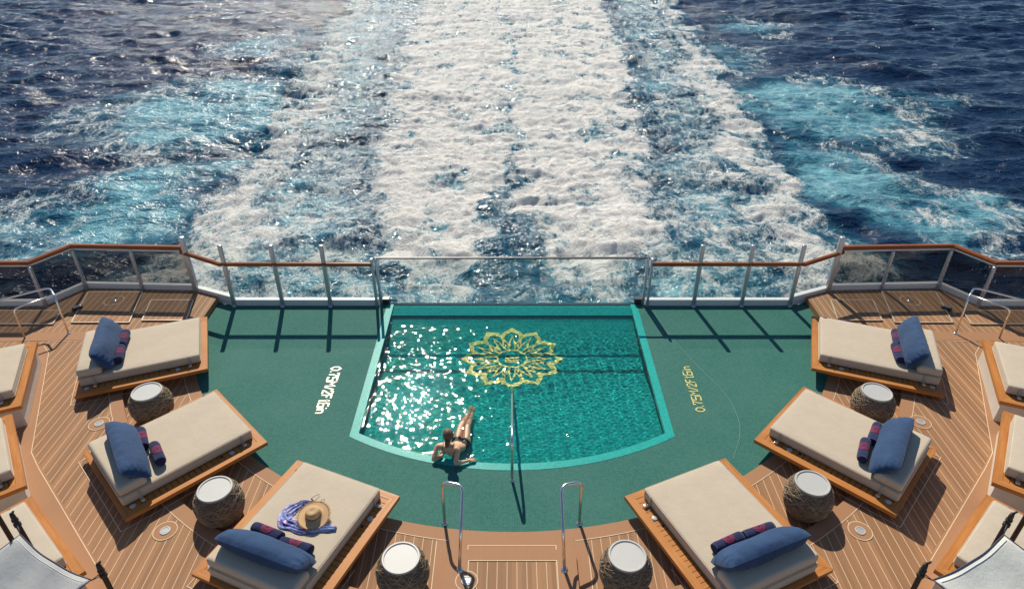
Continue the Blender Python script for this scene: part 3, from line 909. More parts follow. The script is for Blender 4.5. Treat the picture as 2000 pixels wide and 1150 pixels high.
# ------------------------------------------------------------------ railings
def railing(s, label):
    root = thing('glass_railing', label, 'railing', (s * 6.3, 12.5, 0), 0, 'glass railings along the stern')
    ox, oy = s * 6.3, 12.5
    L = lambda p: (p[0] - ox, p[1] - oy, p[2])
    inner = [(s * 2.93, 12.50), (s * 6.15, 12.50)]
    corner = (s * 7.08, 12.92)
    outer = [corner, (s * 9.62, 13.02), (s * 10.10, 12.28), (s * 14.0, 12.26)]
    # kerb
    k = MB()
    k.bar(L((s * 2.93, 12.50, .065)), L((s * 6.17, 12.50, .065)), .10, .17)
    k.bar(L((s * 6.10, 12.50, .10)), L((s * 7.12, 12.93, .10)), .10, .24)
    for a, b_ in zip(outer[:-1], outer[1:]):
        va, vb = Vector((*a, 0)), Vector((*b_, 0))
        e = (vb - va).normalized() * 0.04
        k.bar(L((va.x - e.x, va.y - e.y, .13)), L((vb.x + e.x, vb.y + e.y, .13)), .09, .26)
    k.build('kerb', M['white'], root)
    # handrail
    h = MB()
    def rail(pts, w, hh):
        for a, b_ in zip(pts[:-1], pts[1:]):
            va, vb = Vector(a), Vector(b_)
            e = (vb - va).normalized() * 0.02
            va -= e; vb += e
            sd = (vb - va).cross(Vector((0, 0, 1))).normalized()
            # rounded section
            ring_ = [(-w / 2, -hh * .3), (-w / 2, hh * .15), (-w * .3, hh * .48), (0, hh * .55), (w * .3, hh * .48), (w / 2, hh * .15), (w / 2, -hh * .3), (w * .3, -hh * .5), (-w * .3, -hh * .5)]
            nn = len(ring_)
            vs = [tuple(Vector(L(p)) + sd * q[0] + Vector((0, 0, q[1]))) for p in (va, vb) for q in ring_]
            h.add(vs, [(i, (i + 1) % nn, nn + (i + 1) % nn, nn + i) for i in range(nn)] + [tuple(range(nn)), tuple(range(2 * nn - 1, nn - 1, -1))], 0, False)
    rail([(s * 2.98, 12.44, 1.05), (s * 6.18, 12.44, 1.05), (s * 7.16, 12.90, 1.09)], .105, .075)
    rail([(s * 7.06, 12.97, 1.165), (s * 9.64, 13.06, 1.165), (s * 10.12, 12.30, 1.165), (s * 14.0, 12.27, 1.165)], .13, .07)
    h.build('handrail', M['rail_wood'], root)
    ul = MB()
    for a, b_ in zip(outer[:-1], outer[1:]):
        ul.bar(L((*a, 1.112)), L((*b_, 1.112)), .05, .03)
    ul.build('handrail_plate', M['white'], root)
    # posts
    for x in (3.98, 5.03, 6.09):
        p = MB()
        p.rbox((0, 0, 0.72), (0.085, 0.075, 1.56), .014, 2)
        p.rbox((0, -0.02, -0.03), (0.085, 0.10, 0.12), .01, 1)
        p.box((0, -0.055, 1.03), (0.03, 0.05, 0.05))
        p.build('post', M['steel_dull'], root, L((s * x, 12.455, 0)))
    pe = MB(); pe.rbox((0, 0, 0.58), (0.05, 0.10, 1.20), .012, 2)
    pe.build('post', M['steel_dull'], root, L((s * 2.965, 12.455, 0)))
    pc = MB(); pc.rbox((0, 0, 0.74), (0.10, 0.10, 1.48), .012, 2)
    pc.rbox((s * 0.0, -0.03, 0.06), (0.13, 0.14, 0.12), .012, 1)
    pc.build('corner_post', M['steel_dull'], root, L((s * 7.06, 12.86, 0)))
    for (x, y) in ((8.28, 12.91), (9.56, 12.95), (10.05, 12.22), (11.5, 12.2), (12.9, 12.2)):
        p = MB()
        p.rbox((0, 0, 0.60), (0.06, 0.075, 1.02), .02, 3)
        for zz in np.linspace(.25, 1.0, 7): p.rbox((0, -0.04, zz), (0.05, 0.012, 0.045), .004, 1)
        p.build('post', M['steel_dull'], root, L((s * x, y, 0)))
    # panes
    def panel(a, b_, z0, z1, mat):
        q = MB(); q.bar(L((*a, (z0 + z1) / 2)), L((*b_, (z0 + z1) / 2)), .012, z1 - z0)
        q.build('glass_panel', mat, root)
    xi = [3.0, 3.95, 5.0, 6.06]
    for i in range(3):
        panel((s * (xi[i] + .03 + (.03 if i else 0)), 12.515), (s * (xi[i + 1] - 0.0), 12.515), .15, 1.46, M['glass_clear'])
    panel((s * 6.13, 12.53), (s * 7.02, 12.92), .22, 1.44, M['glass_clear'])
    pts = [(s * 7.13, 12.965), (s * 8.28, 13.0), (s * 9.58, 13.05), (s * 10.09, 12.31), (s * 11.5, 12.28), (s * 12.9, 12.28), (s * 14.0, 12.28)]
    for a, b_ in zip(pts[:-1], pts[1:]):
        panel(a, b_, .26, 1.10, M['glass_tint'])
    return root
railing(-1, 'glass stern railing with wooden handrail left of the pool')
railing(1, 'glass stern railing with wooden handrail right of the pool')

scr = thing('pool_glass_screen', 'tall clear glass pane closing the far end of the pool', 'glass screen', (0, 12.53, 0))
q = MB(); q.box((0, 0.01, 0.45), (5.72, .02, 1.36)); q.build('glass_panel', M['glass_clear'], scr)
q = MB(); q.box((0, 0.01, 1.145), (5.84, .045, .03)); q.build('top_rail', M['dark_metal'], scr)
for s in (-1, 1):
    q = MB(); q.rbox((0, 0, .48), (.045, .11, 1.34), .01, 1); q.build('post', M['steel_dull'], scr, (s * 2.885, 0, 0))
    q = MB(); q.box((0, 0, 0.0), (.15, .12, .14)); q.build('clamp_block', M['dark_metal'], scr, (s * 2.77, 0.02, .07))

# ------------------------------------------------------------------ tubular handrails
def tube_thing(name, label, cat, pts, r, feet, group=None, rad=0.1):
    base = Vector(pts[0])
    root = thing(name, label, cat, base, 0, group)
    t = MB(); t.tube([p - base for p in smooth_path(pts, rad, 8)], r, 14)
    t.build('tube', M['steel'], root)
    for f in feet:
        fl = MB(); fl.lathe([(r * 2.1, 0.0), (r * 2.1, 0.008), (r * 1.5, 0.014), (r * 1.05, 0.03)], 20)
        fl.build('foot_flange', M['steel'], root, Vector(f) - base)
    return root
tube_thing('pool_handrail', 'long steel handrail sloping from the pool edge down into the water', 'handrail',
           [(0, 7.44, 0), (0, 7.44, .80), (0, 7.75, .82), (0, 9.85, -.20), (0, 9.85, -.5)], .023, [(0, 7.44, 0)], rad=.14)
for s, lab in ((-1, 'bent steel step rail by the bather beside the small deck step'), (1, 'bent steel step rail right of the small deck step')):
    tube_thing('step_handrail', lab, 'handrail',
               [(s * .99, 6.61, 0), (s * .97, 6.58, .86), (s * .68, 6.50, .90), (s * .70, 6.02, .60), (s * .735, 5.93, 0)] if False else
               [(s * .985, 6.61, 0), (s * .975, 6.60, .88), (s * .675, 6.50, .92), (s * .68, 5.95, .66), (s * .705, 5.74, OZ + .005)],
               .023, [(s * .985, 6.61, 0), (s * .705, 5.74, OZ + .005)], 'steel rails at the deck step', rad=.12)
for s, lab in ((-1, 'looped steel grab rail on the deck left of the stern hatches'), (1, 'looped steel grab rail on the deck right of the stern hatches')):
    tube_thing('grab_rail', lab, 'handrail',
               [(s * 9.0, 11.2, OZ), (s * 9.12, 11.40, .86), (s * 9.30, 11.72, .88), (s * 9.62, 11.62, .88), (s * 9.40, 11.34, .88), (s * 9.58, 10.86, .86), (s * 9.8, 11.05, OZ)] if False else
               [(s * 9.0, 11.2, OZ), (s * 9.16, 11.45, .88), (s * 9.42, 11.74, .90), (s * 9.70, 11.56, .90), (s * 10.3, 11.2, .88)],
               .02, [(s * 9.0, 11.2, OZ)], 'steel grab rails by the stern hatches', rad=.13)
    root = bpy.data.objects['grab_rail' if s < 0 else 'grab_rail.001']
    t = MB(); base = root.location
    t.tube([Vector(p) - base for p in smooth_path([(s * 9.20, 11.48, .885), (s * 9.72, 11.00, .86), (s * 9.8, 11.05, OZ)], .1, 6)], .018, 12)
    t.build('brace_tube', M['steel'], root)

# ------------------------------------------------------------------ stern hatches, drains
def hatch(s, x0, x1, y0, y1, skew, label, ring_):
    root = thing('deck_hatch', label, 'hatch', (s * (x0 + x1) / 2, (y0 + y1) / 2, OZ), 0, 'teak hatches set in the stern deck')
    ox, oy = s * (x0 + x1) / 2, (y0 + y1) / 2
    P = [(s * (x0 + 0) - ox, y0 - oy), (s * x1 - ox, y0 - oy), (s * (x1 + skew) - ox, y1 - oy), (s * (x0 + skew) - ox, y1 - oy)]
    if s < 0: P = P[::-1]
    lid = MB(); lid.prism(P, 0.003, 0.03, 0)
    lo = lid.build('lid', M['deck'], root, fixn=True)
    tr = MB()
    for a, b_ in zip(P, P[1:] + P[:1]):
        tr.bar((*a, .026), (*b_, .026), .024, .014)
    tr.build('edge_trim', M['trim'], root)
    if ring_:
        rg = MB()
        for k in range(40):
            a, b_ = 2 * math.pi * k / 40, 2 * math.pi * (k + 1) / 40
            rg.add([(.19 * math.cos(a), .19 * math.sin(a), .035), (.19 * math.cos(b_), .19 * math.sin(b_), .035), (.205 * math.cos(b_), .205 * math.sin(b_), .035), (.205 * math.cos(a), .205 * math.sin(a), .035)], [(0, 1, 2, 3)])
        rg.build('inlay_ring', M['cream_line'], root, (s * .12, .22, 0))
        c = MB(); c.lathe([(.055, .03), (.055, .04), (.03, .044)], 20); c.build('lifting_ring', M['steel'], root, (s * .12, .22, 0))
    return root
for s, w_ in ((-1, 'left'), (1, 'right')):
    hatch(s, 7.95, 9.15, 11.58, 12.78, .28, 'large teak hatch with a round fitting, ' + w_ + ' of the pool', True)
    hatch(s, 6.80, 7.72, 11.66, 12.44, .16, 'small teak hatch beside the green tiles, ' + w_ + ' of the pool', False)
    hatch(s, 9.5, 11.6, 11.52, 12.02, .1, 'long teak hatch under the steel grab rail, ' + w_ + ' of the pool', False)
    fb = thing('mooring_fitting', 'small steel mooring fitting on the deck at the ' + w_ + ' stern kerb', 'fitting', (s * 9.3, 12.1, OZ), R(-30 * s))
    q = MB(); q.rbox((0, 0, .04), (.20, .10, .08), .02, 2); q.build('body', M['dark_metal'], fb)
    q = MB(); q.rbox((0, -.02, .09), (.16, .05, .03), .008, 2); q.build('cap', M['steel'], fb)

for (x, y, lab) in ((-7.02, 8.57, 'round deck drain behind the head of the left middle sunbed'), (-4.94, 6.37, 'round deck drain between the straw hat sunbed and its left neighbour'),
                    (4.96, 6.37, 'round deck drain in open planking beside the nearest right table'), (6.97, 8.61, 'round deck drain behind the head of the right middle sunbed'), (-0.60, 5.57, 'round deck drain at the foot of the left step rail')):
    z = OZ + .003
    rr = .155 if abs(x) > .9 else .14
    root = thing('deck_drain', lab, 'drain', (x, y, z), 0, 'round drains in the teak deck')
    a = MB(); a.lathe([(rr, .002), (rr, .004), (0.001, .0042)], 40, smooth=False); a.build('teak_collar', M['teak_plain'], root)
    a = MB()
    for k in range(48):
        t0, t1 = 2 * math.pi * k / 48, 2 * math.pi * (k + 1) / 48
        a.add([(rr * math.cos(t0), rr * math.sin(t0), .006), (rr * math.cos(t1), rr * math.sin(t1), .006), ((rr + .012) * math.cos(t1), (rr + .012) * math.sin(t1), .006), ((rr + .012) * math.cos(t0), (rr + .012) * math.sin(t0), .006)], [(0, 1, 2, 3)])
    a.build('caulk_ring', M['cream_line'], root)
    a = MB(); a.lathe([(.072, .007), (.072, .013), (.054, .014), (.054, .009), (.001, .009)], 28, smooth=False); a.build('rim', M['table_white'], root)
    a = MB()
    for k in range(5): a.box((-.038 + k * .019, 0, .0115), (.008, .084 - abs(k - 2) * .014, .004))
    a.build('grate', M['steel_dull'], root)

# ------------------------------------------------------------------ sunbeds
BW, BL = 1.849, 2.19
def make_bed(base_h=0.195, inset_foot=.40, tk=.065, name='sunbed'):
    root = thing(name, 'x', 'sunbed')
    zt = base_h + tk
    p = MB()
    y0 = -BL / 2 + inset_foot; y1 = (-BL / 2 + 1.55) if inset_foot > .2 else BL / 2 - .40
    p.rbox((0, (y0 + y1) / 2, base_h / 2), (BW - .52 if inset_foot > .2 else BW - .10, y1 - y0, base_h), .012, 2, smooth=False)
    p.build('plinth', M['plinth'], root)
    fw = .115
    for s in (-1, 1):
        a = MB()
        X0, X1 = s * (BW / 2), s * (BW / 2 - fw)
        Y0, Y1 = BL / 2 - .001, BL / 2 - fw
        poly = [(X0, -Y0), (X0, Y0), (X1, Y1 + .001), (X1, -Y1 - .001)]
        if s > 0: pass
        else: poly = poly[::-1]
        a.prism(poly, base_h - .0, zt)
        a.build('side_board', M['teak_y'], root, fixn=True)
        a = MB()
        yy0, yy1 = s * (BL / 2), s * (BL / 2 - fw)
        poly = [(-BW / 2 + .002, yy0), (BW / 2 - .002, yy0), (BW / 2 - fw - .002, yy1), (-BW / 2 + fw + .002, yy1)]
        a.prism(poly, base_h + .001, zt - .001)
        a.build('end_board', M['teak_x'], root, fixn=True)
    sl_ = MB()
    n = 22
    L0 = BL - 2 * fw
    for i in range(n):
        w_ = L0 / n
        sl_.box((0, -L0 / 2 + w_ * (i + .5), zt - .022), (BW - 2 * fw - .006, w_ - .009, .032))
    sl_.box((0, 0, zt - .044), (BW - 2 * fw - .01, L0 - .01, .008))
    sl_.build('slats', M['teak_x'], root)
    mz = zt + .012
    def puff(pt):
        x, y, z = pt
        k = (1 - (x / .69) ** 4) * (1 - ((y - .02) / 1.03) ** 4)
        t = 1 if z > mz + .08 else 0
        return (x, y, z + t * (.006 * max(0, k) + .003 * math.sin(x * 9 + y * 5) * max(0, k)))
    a = MB(); a.rbox((0, .02, mz + .08), (1.36, 2.00, .16), .026, 4, fn=puff, cuts=10)
    mt = a.build('mattress', M['cream'], root)
    pp = MB()
    for zz in (mz + .012, mz + .148):
        pts = [Vector((sx * .682, sy * 1.0 + .02, zz)) for sx, sy in ((-1, -1), (1, -1), (1, 1), (-1, 1))]
        out = []
        for i in range(4):
            out += smooth_path([pts[i - 1], pts[i], pts[(i + 1) % 4]], .05, 4)[1:-1]
        pp.tube(out, .006, 6, closed=True)
    pp.build('piping', M['cream'], mt)
    a = MB()
    def bol(pt):
        x, y, z = pt
        if y < .69 and z > mz + .25: z -= (.69 - y) * .4
        k = 1 - (x / .69) ** 4
        if z > mz + .24: z += .012 * k
        return (x, y, z)
    a.rbox((0, .815, mz + .245), (1.35, .40, .155), .05, 4, fn=bol, cuts=6)
    bo = a.build('head_bolster', M['cream'], root)
    for s in (-1, 1):
        for yy in (-.80, .775):
            a = MB()
            a.rbox((s * .688, yy, mz + .075), (.012, .045, .17), .004, 1)
            a.bar((s * .686, yy, mz + .005), (s * .79, yy, zt + .012), .045, .008)
            st = a.build('strap', M['strap'], root)
            a = MB(); a.rbox((s * .755, yy, zt + .020), (.055, .058, .022), .006, 2); a.build('buckle', M['steel'], st)
        for yy in (-.58, .92):
            a = MB(); a.lathe([(.045, 0), (.045, .008), (.035, .013), (.001, .014)], 24)
            f = a.build('round_fitting', M['table_white'], root, (s * .75, yy, zt - .006))
        a = MB(); a.lathe([(.022, .0), (.022, .004), (.001, .004)], 16); a.build('bolt_cap', M['dark_metal'], root, (s * .72, -.42, zt - .0065))
    return root

def place(o, c0, ang, side, label, z=0, sx=1.0):
    a = R(ang)
    e1 = Vector((math.cos(a), math.sin(a)))
    e2 = Vector((e1.y, -e1.x)) * (1 if side == 'L' else -1)
    c = Vector(c0) + e1 * (BW / 2 * sx) + e2 * (BL / 2)
    o.location = (c.x, c.y, z)
    o.rotation_euler = (0, 0, a + (math.pi if side == 'L' else 0))
    o.scale = (sx, 1, 1)
    o['label'] = label; o['category'] = 'sunbed'
    return o
S = 7.82
inner = [('L', (-.80601 * S, 1.48303 * S), -68.85, 'cream sunbed at the left end of the row, nearest the left railing'),
         ('L', (-.67171 * S, 1.18774 * S), -45.18, 'cream sunbed on the left between two wicker tables, without a hat'),
         ('L', (-.42940 * S, .97010 * S), -23.0, 'cream sunbed with a straw hat and scarf lying on it'),
         ('R', (.79439 * S, 1.48576 * S), -110.75, 'cream sunbed at the right end of the row, nearest the right railing'),
         ('R', (.66622 * S, 1.19728 * S), -133.97, 'cream sunbed on the right between two wicker tables'),
         ('R', (.42759 * S, .97516 * S), -155.61, 'empty cream sunbed nearest the camera on the right, beside the step rail')]
bed0 = make_bed()
bed0['group'] = 'cream sunbeds around the pool'
BEDS = []
for i, (sd, c0, ang, lab) in enumerate(inner):
    o = bed0 if i == 0 else copy_tree(bed0)
    BEDS.append(place(o, c0, ang, sd, lab, DZ))
outer_b = [('L', (-8.93, 10.30), (-8.13, 8.50), 'raised outer sunbed at the left photo edge, nearest the grab rail'),
           ('L', (-8.16, 8.31), (-7.00, 6.79), 'middle one of the three raised sunbeds along the left edge'),
           ('L', (-6.81, 6.60), (-5.40, 5.39), 'raised outer sunbed partly under the shade-darkened canvas canopy'),
           ('R', (8.88, 10.36), (8.15, 8.62), 'raised outer sunbed at the right photo edge, nearest the grab rail'),
           ('R', (8.06, 8.38), (6.96, 6.85), 'middle one of the three raised sunbeds along the right edge'),
           ('R', (6.74, 6.63), (5.36, 5.41), 'raised outer sunbed partly under the off-white canvas canopy')]
bed1 = make_bed(0.40, .06, .07)
bed1['group'] = 'raised outer sunbeds'
for i, (sd, c0, c1, lab) in enumerate(outer_b):
    o = bed1 if i == 0 else copy_tree(bed1)
    v = Vector(c1) - Vector(c0)
    place(o, c0, math.degrees(math.atan2(v.y, v.x)), sd, lab, OZ, v.length / BW)
# pale outlines in the deck round the inner sunbeds
ol = MB()
for o in BEDS:
    Mx = Matrix.Translation(o.location) @ o.rotation_euler.to_matrix().to_4x4()
    pts = [Mx @ Vector((sx * (BW / 2 + .02), yy, 0)) for sx, yy in ((-1, .12), (-1, BL / 2 + .10), (1, BL / 2 + .10), (1, .12))]
    ol.ribbon([(p.x, p.y) for p in pts], LW, OZ + .0075)
olo = ol.build('deck_inlay_line', M['cream_line']); tag(olo, kind='structure')

# ------------------------------------------------------------------ pillows, towels
def pillow_mesh(seed):
    rng = np.random.RandomState(seed)
    nu, nv = 44, 26
    mb = MB()
    LX, LY, TH = .68, .25, .150
    ph = rng.rand(6) * 6.28
    def surf(side):
        vs = []
        for i in range(nu + 1):
            for j in range(nv + 1):
                a = -1 + 2 * i / nu; b_ = -1 + 2 * j / nv
                prof = (max(0, 1 - abs(a) ** 3.2) ** .5) * (max(0, 1 - abs(b_) ** 2.6) ** .55)
                x = LX * a * (1 - .07 * abs(b_) ** 4 - .03 * (1 - b_ * b_) * abs(a) ** 6)
                y = LY * b_ * (1 - .16 * abs(a) ** 5 * (1 - .5 * b_ * b_) - .05 * (1 - a * a))
                wr = .006 * math.sin(6 * a + ph[0] + 2 * b_) + .005 * math.sin(11 * b_ * a + ph[1]) * abs(a) + .005 * math.sin(24 * a + ph[2] + 4 * b_) * abs(b_) ** 3
                wr += .012 * math.exp(-((abs(a) - .88) / .05) ** 2) * math.sin(17 * b_ + ph[3])
                z = side * (TH * prof + wr * min(1, prof * 2))
                vs.append((x, y, z))
        return vs
    for sd in (1, -1):
        f = []
        for i in range(nu):
            for j in range(nv):
                q0 = i * (nv + 1) + j
                t = (q0, q0 + nv + 1, q0 + nv + 2, q0 + 1)
                f.append(t if sd > 0 else t[::-1])
        mb.add(surf(sd), f, 0, True)
    return mb

PL = ['navy pillow on the sunbed nearest the left railing', 'navy pillow on the hatless left sunbed between two wicker tables', 'navy pillow lying behind the towels on the straw hat sunbed',
      'navy pillow on the sunbed nearest the right railing', 'navy pillow on the right sunbed between two wicker tables', 'navy pillow on the right sunbed nearest the camera']
def towel_mesh():
    body = MB()
    L_, r_ = .47, .082
    n = 36
    prof = []
    rng = random.Random(2)
    vs = []
    nseg = 14
    for i in range(nseg + 1):
        t = i / nseg
        x = -L_ / 2 + L_ * t
        e = min(1, min(t, 1 - t) * 9)
        rr = r_ * (.86 + .14 * e ** .5)
        for j in range(n):
            a = 2 * math.pi * j / n
            lip = .008 if 0 < (a - 4.6) % 6.283 < .25 else 0
            q = rr * (1 + .02 * math.sin(3 * a + 5 * t)) + lip
            vs.append((x, q * math.cos(a), q * math.sin(a) * .94))
    fs = []
    for i in range(nseg):
        for j in range(n):
            fs.append((i * n + j, (i + 1) * n + j, (i + 1) * n + (j + 1) % n, i * n + (j + 1) % n))
    # spiral ends
    for side in (0, 1):
        base = len(vs)
        x0 = -L_ / 2 if side == 0 else L_ / 2
        for k in range(1, 5):
            for j in range(n):
                a = 2 * math.pi * j / n
                rr = r_ * .86 * (1 - (k - .0) / 4.6 - .05 * (j / n))
                vs.append((x0 + (.012 if k % 2 else -.006) * (1 if side == 0 else -1), rr * math.cos(a), rr * math.sin(a)))
        prev = 0 if side == 0 else nseg * n
        for k in range(4):
            cur = base + k * n
            for j in range(n):
                fs.append((prev + j, prev + (j + 1) % n, cur + (j + 1) % n, cur + j))
            prev = cur
        fs.append(tuple(prev + j for j in range(n)))
    body.add(vs, fs, 0, True)
    e = MB()
    rl = r_ * 1.0 + .006
    for pts, w_, cl in [q for q in lotus(.082) if len(q[0]) in (96, 36) or (len(q[0]) == 5 and q[1] == .030)]:
        e.ribbon(pts, max(w_ * .078 * 1.5, .003), 0, cl)
    e.v = [(x, rl * math.sin(y / rl - .25), rl * .95 * math.cos(y / rl - .25) + .002) for x, y, z in e.v]
    return body, e

def on_bed(bed, p):
    return (Matrix.Translation(bed.location) @ bed.rotation_euler.to_matrix().to_4x4()) @ Vector(p)
ZM = .195 + .065 + .012 + .16 + .012          # mattress top (local)
TL = [('rolled navy towel farther from the camera on the sunbed by the left railing', 'rolled navy towel nearer the camera on the sunbed by the left railing'),
      ('rolled navy towel, upper one on the hatless left sunbed between wicker tables', 'rolled navy towel, lower one on the hatless left sunbed between wicker tables'),
      ('rolled navy towel nearer the scarf on the straw hat sunbed, left of its twin', 'rolled navy towel right of its twin on the straw hat sunbed'),
      ('rolled navy towel farther from the camera on the sunbed by the right railing', 'rolled navy towel nearer the camera on the sunbed by the right railing'),
      ('rolled navy towel, upper one on the right sunbed between wicker tables', 'rolled navy towel, lower one on the right sunbed between wicker tables'),
      ('rolled navy towel, right one of the pair on the nearest right sunbed', 'rolled navy towel, left one of the pair on the nearest right sunbed')]
PARM = [  # pillow y, z, tilt, roll ; towels y
    (.56, .225, 56, -3), (.62, .21, 40, -9), (.63, .20, 40, 2), (.56, .225, 56, 3), (.61, .21, 40, 9), (.64, .20, 42, -2)]
tw_body, tw_emb = towel_mesh()
proto_t = thing('rolled_towel', 'x', 'towel', group='rolled navy towels')
tw_body.build('roll', M['towel'], proto_t); tw_emb.build('embroidered_emblem', M['red'], proto_t)
first = True
for i, bed in enumerate(BEDS):
    py, pz, tilt, yaw = PARM[i]
    mb = pillow_mesh(i + 3)
    pl = mb.build('pillow', M['navy'])
    tag(pl, PL[i], 'pillow', 'navy pillows on the sunbeds')
    rot = bed.rotation_euler.to_matrix() @ Euler((0, 0, R(yaw))).to_matrix() @ Euler((R(tilt), 0, 0)).to_matrix()
    pl.location = on_bed(bed, (0.0, py, ZM + pz)); pl.rotation_euler = rot.to_euler()
    side = -1 if i < 3 else 1       # local x sign of the far side
    # far corner side: for L beds local +x is the far side, for R beds local -x
    far = 1 if i < 3 else -1
    for k in (0, 1):
        sg = far if k == 0 else -far
        t = proto_t if first else copy_tree(proto_t)
        first = False
        t['label'] = TL[i][k]
        ly = .345 + (.015 if (i + k) % 2 else -.015) - (.02 if i == 4 else 0)
        yw = yaw * 1.2 + (3 if k else -2)
        p = on_bed(bed, (sg * .245, ly + (-.02 if i in (1, 4) and k else 0), ZM + .078))
        t.location = p
        t.rotation_euler = (0, 0, bed.rotation_euler.z + R(yw))

# ------------------------------------------------------------------ wicker tables
def make_table():
    root = thing('wicker_table', 'x', 'side table')
    prof = [(.245, 0.0), (.275, .05), (.318, .15), (.345, .26), (.345, .35), (.318, .45), (.270, .535), (.245, .565)]
    def rad(z): return float(np.interp(z, [p[1] for p in prof], [p[0] for p in prof]))
    c = MB(); c.lathe([(r - .012, z) for r, z in prof], 40); c.build('core', M['wicker_core'], root)
    st = MB()
    rng = random.Random(11)
    for k in range(260):
        a0 = rng.random() * 6.283
        z0 = rng.uniform(.01, .55)
        sl = rng.choice([-1, 1]) * rng.uniform(.1, 2.6)
        ln = rng.uniform(.7, 1.7)
        curv = rng.uniform(-.5, .5)
        pts = []
        m_ = 18
        for i in range(m_ + 1):
            t = ln * i / m_
            z = z0 + .22 * (sl * (t - ln / 2) * .6 + curv * math.sin(t * 2.0))
            z = max(.006, min(.555, z))
            r = rad(z) - .008 + .010 * (0.5 + 0.5 * math.sin(t * 7 + k))
            pts.append((r * math.cos(a0 + t), r * math.sin(a0 + t), z))
        st.tube(pts, rng.uniform(.0035, .0055), 5, cap=True)
    st.build('wicker_weave', M['wicker'], root)
    t = MB(); t.lathe([(.225, .548), (.243, .558), (.245, .584), (.240, .590), (.222, .590), (.217, .586), (.215, .576), (.001, .576)], 48, smooth=False)
    t.build('tray_top', M['table_white'], root)
    return root
tables = [(-6.20, 8.84, 'wicker table with white top between the two farthest left sunbeds'), (-4.25, 6.71, 'wicker table with white top left of the straw hat sunbed'), (-1.43, 5.57, 'wicker table with white top right of the straw hat sunbed'),
          (6.19, 8.83, 'wicker table with white top between the two farthest right sunbeds'), (4.34, 6.82, 'wicker table with white top right of the nearest right sunbed'), (1.49, 5.60, 'wicker table with white top left of the nearest right sunbed')]
tb = make_table(); tb['group'] = 'wicker tables between the sunbeds'
for i, (x, y, lab) in enumerate(tables):
    o = tb if i == 0 else copy_tree(tb)
    o.location = (x, y, DZ + .004); o.rotation_euler = (0, 0, i * 1.1); o['label'] = lab

# ------------------------------------------------------------------ hat, scarf, sunglasses on the third sunbed
B3 = BEDS[2]
def b3(u, v, z): return on_bed(B3, (-(u * 1.018 - BW / 2), v * 1.018 - BL / 2, ZM + z))
hp = b3(1.05, .93, .075)
hat = thing('straw_hat', 'wide brimmed straw hat with frayed edge lying on a scarf', 'hat', hp, .4)
hat.rotation_euler = (R(7), R(-3), .4)
h = MB()
n = 72
prof = [(.001, .125), (.045, .124), (.078, .115), (.092, .092), (.097, .05), (.102, .012), (.125, .002), (.17, .000), (.215, .004)]
vs = []
rng = random.Random(4)
for (r, z) in prof:
    for j in range(n):
        a = 2 * math.pi * j / n
        fr = (1 + .12 * math.exp(-((r - .07) / .05) ** 2) * 0)
        dz = .012 * math.sin(2 * a + .7) * max(0, (r - .1) / .12) - (.022 * math.exp(-(r / .05) ** 2))
        el = 1.08 if r < .11 else 1.0 + .08 * max(0, (.2 - r) / .1)
        vs.append((r * math.cos(a) * el, r * math.sin(a), z + dz))
fs = []
for i in range(len(prof) - 1):
    for j in range(n):
        fs.append((i * n + j, (i + 1) * n + j, (i + 1) * n + (j + 1) % n, i * n + (j + 1) % n))
h.add(vs, fs, 0, True)
h.build('crown_and_brim', M['straw'], hat)
fy = MB()
for k in range(220):
    a = 2 * math.pi * k / 220 + rng.uniform(-.02, .02)
    r0, r1 = .206, .218 + rng.random() * .028
    z = .004 + .012 * math.sin(2 * a + .7)
    dz = rng.uniform(-.012, .008)
    w_ = .0045
    ca, sa = math.cos(a), math.sin(a)
    ca2, sa2 = math.cos(a + rng.uniform(-.06, .06)), math.sin(a + rng.uniform(-.06, .06))
    fy.tube([(r0 * ca, r0 * sa, z), (r1 * ca2, r1 * sa2, z + dz)], [.0035, .0015], 4)
fy.build('frayed_edge', M['straw'], hat)
bd = MB(); bd.lathe([(.1045, .014), (.1025, .036), (.0985, .036), (.1005, .014)], 48); bd.v = [(x * 1.08, y, z) for x, y, z in bd.v]
bd.build('hat_band', plain('hat_band', (0.26, 0.13, 0.065), 0.8), hat)

